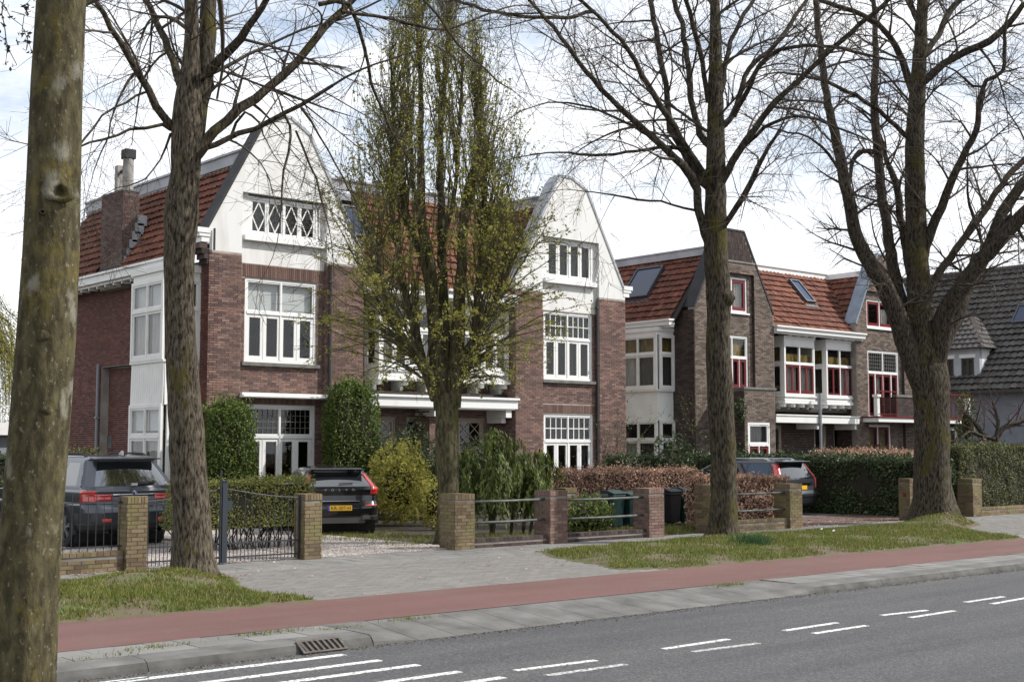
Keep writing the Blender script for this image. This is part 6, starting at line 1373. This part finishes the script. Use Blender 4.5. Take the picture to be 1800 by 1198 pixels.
hedge('hedge', 'dark glossy laurel hedge right of the grey estate car', 31.3, 32.7, 19.45, 28.5, .0, Zp(1500, 806, 22.5), G_DARK, .085, 800, 'dark evergreen hedges', lump=.14, top=.12)
hedge('hedge', 'tall dark hedge at the right end before the slate roofed house', X_(1690, 19.75), 48, 19.75, 20.9, .0, Zp(1740, 783, 19.75), G_HEDGE, .06, 900, 'dark evergreen hedges', lump=.08)
hedge('hedge', 'dark green hedge under the cream bay of the brown house', X_(1092, 26.5), X_(1168, 26.5), 26.5, 27.3, .0, Zp(1130, 800, 26.5), G_DARK, .06, 900, 'dark evergreen hedges')
hedge('hedge', 'pale topped box hedge running behind the grey estate car', X_(1200, 28.2), X_(1425, 27.5), 28.0, 28.7, .0, Zp(1330, 808, 28.2), G_HEDGE, .05, 1000, 'hedges')
shrub('shrub', 'rhododendron bush at the corner of the brown house', (X_(1183, 26), 26.0), .75, .6, -.05, Zp(1180, 768, 26), G_DARK, .13, 2600, lump=.3, shell=.4, corek=.6, asp=.35)
hedge('hedge', 'clipped green hedge above the roof of the off-roader', X_(100, 30), X_(180, 30), 30, 30.9, .0, Zp(140, 792, 30), G_HEDGE, .06, 700, 'hedges')
hedge('hedge', 'dark hedge behind the mottled trunk at the left edge', -34, X_(60, 30), 30.2, 31.2, .0, Zp(20, 800, 30), G_DARK, .07, 600, 'dark evergreen hedges')
# climbers
def climber(label, px, Y, y0, y1, w, n, mat, seed=0):
    x = X_(px, Y); z1 = Zp(px, y1, Y); t = thing('climbing_plant', label, 'climber', (x, Y, 0), 'climbers on the house corners'); gr = Grow(up=(.1,.05,0), dens=(2.5,3.5,4), rmin=.004, maxl=2, jit=.2)
    for k in range(4): gr.go((x+RG.uniform(-w, w), Y-.04, 0), (RG.normal()*.12, -.02, 1), z1*RG.uniform(.75, 1.0), .016, 1)
    V = np.concatenate(gr.T.V); V[:,1] = Y-.02-np.abs(V[:,1]-Y)*.5; gr.T.V = [V]; F = np.concatenate(gr.T.F); gr.T.F = [F]; gr.T.build('stems', TWIG, t)
    pts = V[RG.integers(0, len(V), n)]+RG.normal(0, .04, (n,3)); pts = pts[pts[:,2] > .9]; A, F = leaf_arrays(pts, .07, np.tile((0,-.8,.2), (len(pts),1))); link_mesh('foliage', np_mesh('foliage', A, F, mat), t)
climber('wiry climbing rose on the right pier of the white gabled house', 1083, 29.9, 820, 690, .35, 420, G_LAUR); climber('half bare climber on the dark side of the brown house', 1232, 29.85, 810, 665, .3, 420, G_LAUR)
shrub('shrub', 'ivy tuft hanging beside the brick porch of the brown house', (X_(1302, 28.7), 28.7), .28, .2, Zp(1300, 745, 28.7), Zp(1300, 702, 28.7), G_DARK, .08, 500, lump=.3, shell=.3, corek=.5)
# bare garden tree in front of the blue grey wall
def garden_tree():
    Y = 24.5; x = X_(1752, Y); t = thing('garden_tree', 'low spreading bare garden tree before the blue grey wall', 'tree', (x, Y, 0)); D = depth(x, Y); gr = Grow(up=(.03,.03,.02), dens=(2.6,3.6,4.5), rmin=.006, jit=.16)
    C = limb_pts([(1752,860,16),(1752,800,14),(1750,770,13)], D); add_trunk(t, C, BARKD, n=8)
    for pl in ([(1750,772,10),(1730,765,9),(1715,745,8),(1695,725,6)], [(1751,770,10),(1765,750,9),(1790,742,8),(1820,730,6)], [(1750,770,9),(1755,740,7),(1745,705,5)], [(1750,772,8),(1705,760,6),(1690,770,4)]):
        L = limb_pts(pl, D, RG.uniform(-1, 1)); add_trunk(t, L, BARKD, 'limb', n=6); gr.along(L, .22, (.7,1.5), t0=.1, bias=(0,0,.5)); gr.go(L[-1,:3], unit(L[-1,:3]-L[-3,:3]), 1.2, .02, 1)
    gr.T.build('crown', TWIGP, t)
garden_tree()
shrub('shrub', 'yellow green conifer tip beside the balcony end', (X_(1702, 25.5), 25.5), .45, .4, 1.5, Zp(1702, 690, 25.5), G_WEEP, .1, 900, lump=.4, shell=.3, corek=.4)

# ---------------------------------------------------------------- the leafing multi-stemmed tree in the front garden
def leafing_tree():
    D = 25.8; base = atD(790, 950, D); t = tree_thing('hornbeam', 'tall multi-stemmed tree coming into yellow green leaf in the front garden', (base[0], base[1], 0))
    C = limb_pts([(790,960,46),(790,900,38),(789,850,36),(787,790,40),(785,740,40),(785,705,40),(785,690,34)], D, wig=.004); add_trunk(t, C, BARKH, n=16, rough=.03, flare=(.3,3))
    stems = [([(778,720,34),(770,640,30),(764,580,27),(757,480,23),(748,430,20),(741,380,17),(740,280,13),(740,180,10),(738,80,8),(736,-40,5),(735,-200,3)], .0), ([(790,720,26),(781,600,22),(777,480,18),(774,350,14),(775,240,9),(782,120,6),(790,0,4)], .8), ([(796,715,30),(803,600,25),(808,510,21),(816,380,18),(826,320,15),(834,288,12)], -.3),
             ([(770,700,26),(750,650,20),(717,605,15),(692,570,11),(670,510,8),(650,430,5)], -.9), ([(745,640,14),(728,570,12),(706,490,9),(690,400,6),(680,300,4)], .9), ([(800,690,18),(830,600,13),(845,480,10),(850,367,8),(858,270,5)], .9), ([(806,640,14),(850,560,10),(890,480,7),(920,420,4)], -.8),
             ([(764,560,12),(742,460,11),(716,380,9),(700,280,7),(690,180,5),(686,90,3)], -.7), ([(757,440,10),(728,340,8),(722,220,6),(715,110,4),(712,20,3)], .6), ([(777,440,10),(800,330,8),(808,210,6),(815,100,4)], -.7), ([(812,420,9),(836,300,7),(842,190,5),(846,120,3)], .5)]
    axes = []; tb = Tubes()
    for pl, dr in stems:
        L = limb_pts(pl, D, dr, wig=.01); add_trunk(t, swell(L, .04), BARKH, 'stem', n=9, rough=.04); axes.append(L)
    A = np.vstack(axes)
    prof = [(690,110),(665,165),(630,205),(580,228),(520,228),(450,212),(370,190),(300,172),(200,142),(100,112),(0,75),(-100,45),(-200,15)]
    hz = np.array([atD(765, y, D)[2] for y, w in prof]); hr = np.array([w*(1.28 if y > 260 else 1.16)/FPX*D for y, w in prof]); cx = np.array([(atD(765+(8 if y < 300 else 0), y, D)[:2]) for y, w in prof]).mean(0)
    P_all = []; W_all = []
    for k in range(1750):
        f = RG.random()**.85; zt = hz[0]+(hz[-1]-hz[0])*f; Rm = np.interp(zt, hz, hr); a = RG.uniform(0, 6.28); rho = Rm*RG.uniform(.10, 1.0)**.42
        tgt = np.array((cx[0]+math.cos(a)*rho, cx[1]+math.sin(a)*rho*.85, zt)); low = f < .35
        rise = rho*(RG.uniform(.12, .55) if low else RG.uniform(.7, 2.0))+.2
        zs_ = max(3.0+RG.random()*.8, zt-rise); cand = A[np.abs(A[:,2]-zs_) < .3]
        if not len(cand): continue
        if noise3(tgt[None]*1.0, 2.1)[0]+RG.normal(0, .14) < (-.02 if f < .45 else -.22): continue
        s0 = cand[np.argmin(np.hypot(cand[:,0]-tgt[0], cand[:,1]-tgt[1])+RG.random(len(cand))*.25)]
        mid = (s0[:3]+tgt)/2+np.array((0,0,-.12*rise if not low else .12*rho))+RG.normal(0, .07, 3); u = np.linspace(0, 1, 9)[:, None]; P = (1-u)**2*s0[:3]+2*u*(1-u)*mid+u**2*tgt; P[1:] += RG.normal(0, .02, (8,3))
        r0 = max(.006, min(.02, s0[3]*.5)); tb.add(P, np.linspace(r0, .003, 9), 4); ln = np.linalg.norm(P[-1]-P[0])
        d = unit(P[-1]-P[-3])
        for j in range(int(2+ln*3.6)):
            i = int(RG.uniform(.25, 1)*8); i = min(i, 7); q = P[i]+(P[i+1]-P[i])*RG.random(); dd = unit(side_dir(unit(P[i+1]-P[i]), RG.uniform(.35, .9))+np.array((0,0,-.1 if low else .25))); tl = RG.uniform(.18, .5); Q = np.array([q, q+dd*tl*.5+RG.normal(0, .015, 3), q+dd*tl+np.array((0,0,-.03))+RG.normal(0, .02, 3)]); tb.add(Q, np.array((.0032,.0026,.0018)), 3)
            m = RG.poisson(8.0 if f < .40 else 6.4 if f < .6 else 4.2); w_ = RG.random((m,1)); P_all.append(Q[0]+(Q[2]-Q[0])*w_+RG.normal(0, .022, (m,3)))
    tb.build('crown', TWIGG, t); P = np.vstack(P_all); V, F = leaf_arrays(P, .058, np.tile((0,0,.6), (len(P),1))); link_mesh('foliage', np_mesh('foliage', V, F, G_SPRING), t)
    q = A[(A[:,2] > 3.3) & (A[:,2] < 6.5)]; n = 1500; i = RG.integers(0, len(q), n); P = q[i, :3]+RG.normal(0, 1, (n,3))*(q[i, 3:4]*.8+.05); V, F = leaf_arrays(P, .042, np.tile((0,0,.4), (n,1))); link_mesh('stem_foliage', np_mesh('stem_foliage', V, F, G_SPRING), t)
leafing_tree()
# willow far left
def willow():
    D = 62; c = atD(-60, 700, D); t = tree_thing('willow_tree', 'yellow green weeping willow far behind at the left edge', (c[0], c[1], 0)); tb = Tubes(); Ps = []
    zt = atD(0, 455, D)[2]
    C = np.array([(c[0], c[1], 0, .3), (c[0]+.1, c[1], 2, .25), (c[0], c[1], 4, .2), (c[0]+.2, c[1], zt*.8, .08)]); add_trunk(t, C, BARKD, n=8)
    for k in range(260):
        a = RG.uniform(0, 6.28); rho = 3.3*RG.random()**.5; z0 = zt*(1-.25*(rho/3.3)**2)*RG.uniform(.7, 1); L = RG.uniform(2.0, z0*.85); s_ = np.linspace(0, 1, 30)
        P = np.column_stack([c[0]+math.cos(a)*rho*(.6+.4*s_**.4)+.1*np.sin(s_*5+a), c[1]+math.sin(a)*rho*(.6+.4*s_**.4), z0-L*s_]); tb.add(P[::6], np.linspace(.02, .008, 5), 3); Ps.append(np.repeat(P, 4, 0)+RG.normal(0, .09, (120,3)))
    tb.build('crown', TWIG, t); P = np.vstack(Ps); V, F = leaf_arrays(P, .13, asp=.35); link_mesh('foliage', np_mesh('foliage', V, F, G_WILL), t)
willow()
# hanging twigs with buds from the mottled tree, top left corner
def hanging():
    t = [o for o in COL.objects if o.name == 'street_tree'][0]; tb = Tubes(); Ps = []
    for pl in ([(-40,-60,3),(-5,-10,2.5),(15,40,2),(22,90,1.6),(20,118,1)], [(-10,-60,3),(25,-10,2),(45,10,1.6),(50,18,1)], [(-60,0,3),(-15,40,2),(8,75,1.5),(10,110,1)], [(-30,-40,3),(5,10,2),(33,45,1.5),(30,75,1)], [(20,20,1.6),(45,50,1.4),(56,78,1.2),(57,92,1)]):
        L = limb_pts(pl, D1-.2, .2); tb.add(L[:, :3], L[:, 3], 4); n = 26; i = RG.integers(1, len(L), n); Ps.append(L[i, :3]+RG.normal(0, .006, (n,3)))
    tb.build('twigs', TWIG, t); P = np.vstack(Ps); V, F = leaf_arrays(P, .016, np.tile((0,0,-.3), (len(P),1))); props(link_mesh('buds', np_mesh('buds', V, F, LEAFB), t), kind='stuff')
hanging()

# ---------------------------------------------------------------- small plants and litter
def blades(name, label, c, r, n, h, mat, cat):
    q = RG.normal(0, r*.5, (n,2)); a = RG.uniform(0, 6.28, n); L = RG.uniform(.5, 1, n)*h; w = .006; ln = RG.normal(0, .3, (n,2))*L[:, None]; b = np.column_stack([c[0]+q[:,0], c[1]+q[:,1], np.full(n, c[2])]); s_ = np.column_stack([np.cos(a)*w, np.sin(a)*w, 0*a])
    V = np.stack([b-s_, b+s_, b+s_*.6+np.column_stack([ln*.5, L*.6]), b+np.column_stack([ln, L])], 1).reshape(-1, 3); k = np.arange(n)*4
    F = np.column_stack([k, k+1, k+2, k+3]); t = thing(name, label, cat, c); link_mesh('leaves', np_mesh('leaves', V, F, mat), t); return t
dx_, dy_ = G(1325, 966); dz_ = float(hv2(np.array([[dx_, dy_]]))[0])
blades('daffodil_clump', 'dense green clump of bulb leaves in the grass beside the straight mossy trunk', (dx_, dy_, dz_-.02), .32, 420, .26, ML('bulb_leaf', [(0, (.03,.075,.03)), (1, (.07,.13,.05))], .3), 'plant')
for (px, py), r in (((1445,942),.05), ((1466,945),.06)):
    gx, gy = G(px, py); gz = float(hv2(np.array([[gx, gy]]))[0]); b = MB(); b.add([(gx-r,gy,gz+.03),(gx,gy-r*.6,gz+.055),(gx+r,gy,gz+.035),(gx+.01,gy+r*.7,gz+.06),(gx,gy,gz+.075)], [(0,1,4),(1,2,4),(2,3,4),(3,0,4)])
    props(b.build('paper_scrap', WHITE), 'crumpled white paper scrap on the grass, '+('left of two' if px < 1450 else 'right of two'), 'litter', 'white scraps on the grass')
def ground_grass(x0, x1, y0, y1, n, h=.12):
    q = np.column_stack([RG.uniform(x0, x1, n), RG.uniform(y0, y1, n)]); q = q[bumpy(q[:,0]*1.3, q[:,1]*1.6)+RG.normal(0, .3, len(q)) > -.2]; n = len(q); a = RG.uniform(0, 6.28, n); L = RG.uniform(.4, 1, n)*h; b = np.column_stack([q, np.full(n, -.01)]); s_ = np.column_stack([np.cos(a)*.006, np.sin(a)*.006, 0*a])
    V = np.stack([b-s_, b+s_, b+np.column_stack([RG.normal(0, .4, (n,2))*L[:, None], L])], 1).reshape(-1, 3)
    props(link_mesh('grass', np_mesh('grass', V, np.arange(3*n).reshape(-1, 3), GRASSM)), kind='stuff', label='long garden grass and weeds behind the low walls', cat='grass')
ground_grass(15.9, 24.5, 19.35, 21.0, 9000, .2); ground_grass(14.6, 17, 20.3, 24, 3500, .12)
n = 900; q = np.vstack([np.column_stack([RG.uniform(24.5, 32.5, 500), RG.normal(19.6, .5, 500)]), np.column_stack([RG.uniform(5, 30, 260), RG.uniform(13.9, 19.1, 260)]), np.column_stack([RG.uniform(5, 8.5, 140), RG.normal(18.85, .12, 140)])]+[np.column_stack([RG.normal(tx, .55, 90), RG.normal(ty-.35, .4, 90)]) for tx, ty in ((T2X, T2Y), (T4X, T4Y), (T5X, T5Y))])
V, F = leaf_arrays(np.column_stack([q, np.full(len(q), .012)]), .055, np.tile((0,0,4.), (len(q),1)), fold=.3); V[:,2] = np.maximum(V[:,2], .004); li = np.repeat(np.arange(len(q)) >= 900, 4); V[li,2] += np.where(V[li,0] < 12, hv1(V[li,:2]), hv2(V[li,:2]))+.01
props(link_mesh('fallen_leaves', np_mesh('fallen_leaves', V, F, G_BEECH)), kind='stuff', label='scattered dry brown leaves on pavement and drive', cat='leaves')
for cx, cy, m in ((5.6, 11.6, 24), (6.9, 11.75, 30), (8.6, 11.7, 22), (7.7, 11.6, 14), (14.0, 11.75, 40), (4.9, 11.35, 12)):
    n = m*6; q = np.column_stack([RG.normal(cx, .22, n), np.clip(RG.normal(cy, .06, n), 11.25, 11.93)]); a = RG.uniform(0, 6.28, n); L = RG.uniform(.015, .045, n); b = np.column_stack([q, np.full(n, -.003)]); s_ = np.column_stack([np.cos(a)*.005, np.sin(a)*.005, 0*a])
    V = np.stack([b-s_, b+s_, b+np.column_stack([RG.normal(0, .5, (n,2))*L[:, None], L])], 1).reshape(-1, 3); props(link_mesh('weeds', np_mesh('weeds', V, np.arange(3*n).reshape(-1, 3), GRASSM)), kind='stuff', label='small weeds in the joints along the kerb', cat='weeds')

n = 2600; q = np.column_stack([RG.uniform(3.5, 30, n), 10.92-np.abs(RG.normal(0, .09, n))]); sz = RG.uniform(.004, .014, n)[:, None]; c_ = np.column_stack([q, np.full(n, ZR+.002)]); a = RG.uniform(0, 6.28, n); u_ = np.column_stack([np.cos(a), np.sin(a), 0*a])*sz; v_ = np.column_stack([-np.sin(a), np.cos(a), 0*a])*sz*.7
V = np.stack([c_-u_-v_, c_+u_-v_, c_+v_, c_+np.array((0,0,1.))*sz*.8], 1).reshape(-1, 3); k = np.arange(n)*4
F = np.vstack([np.column_stack([k, k+1, k+3]), np.column_stack([k+1, k+2, k+3]), np.column_stack([k+2, k, k+3])])
props(link_mesh('grit', np_mesh('grit', V, F, M('grit_mix', (.03,.022,.015), .95, (.12,.09,.06), 30))), kind='stuff', label='grit and leaf crumbs lying along the foot of the kerb', cat='litter')
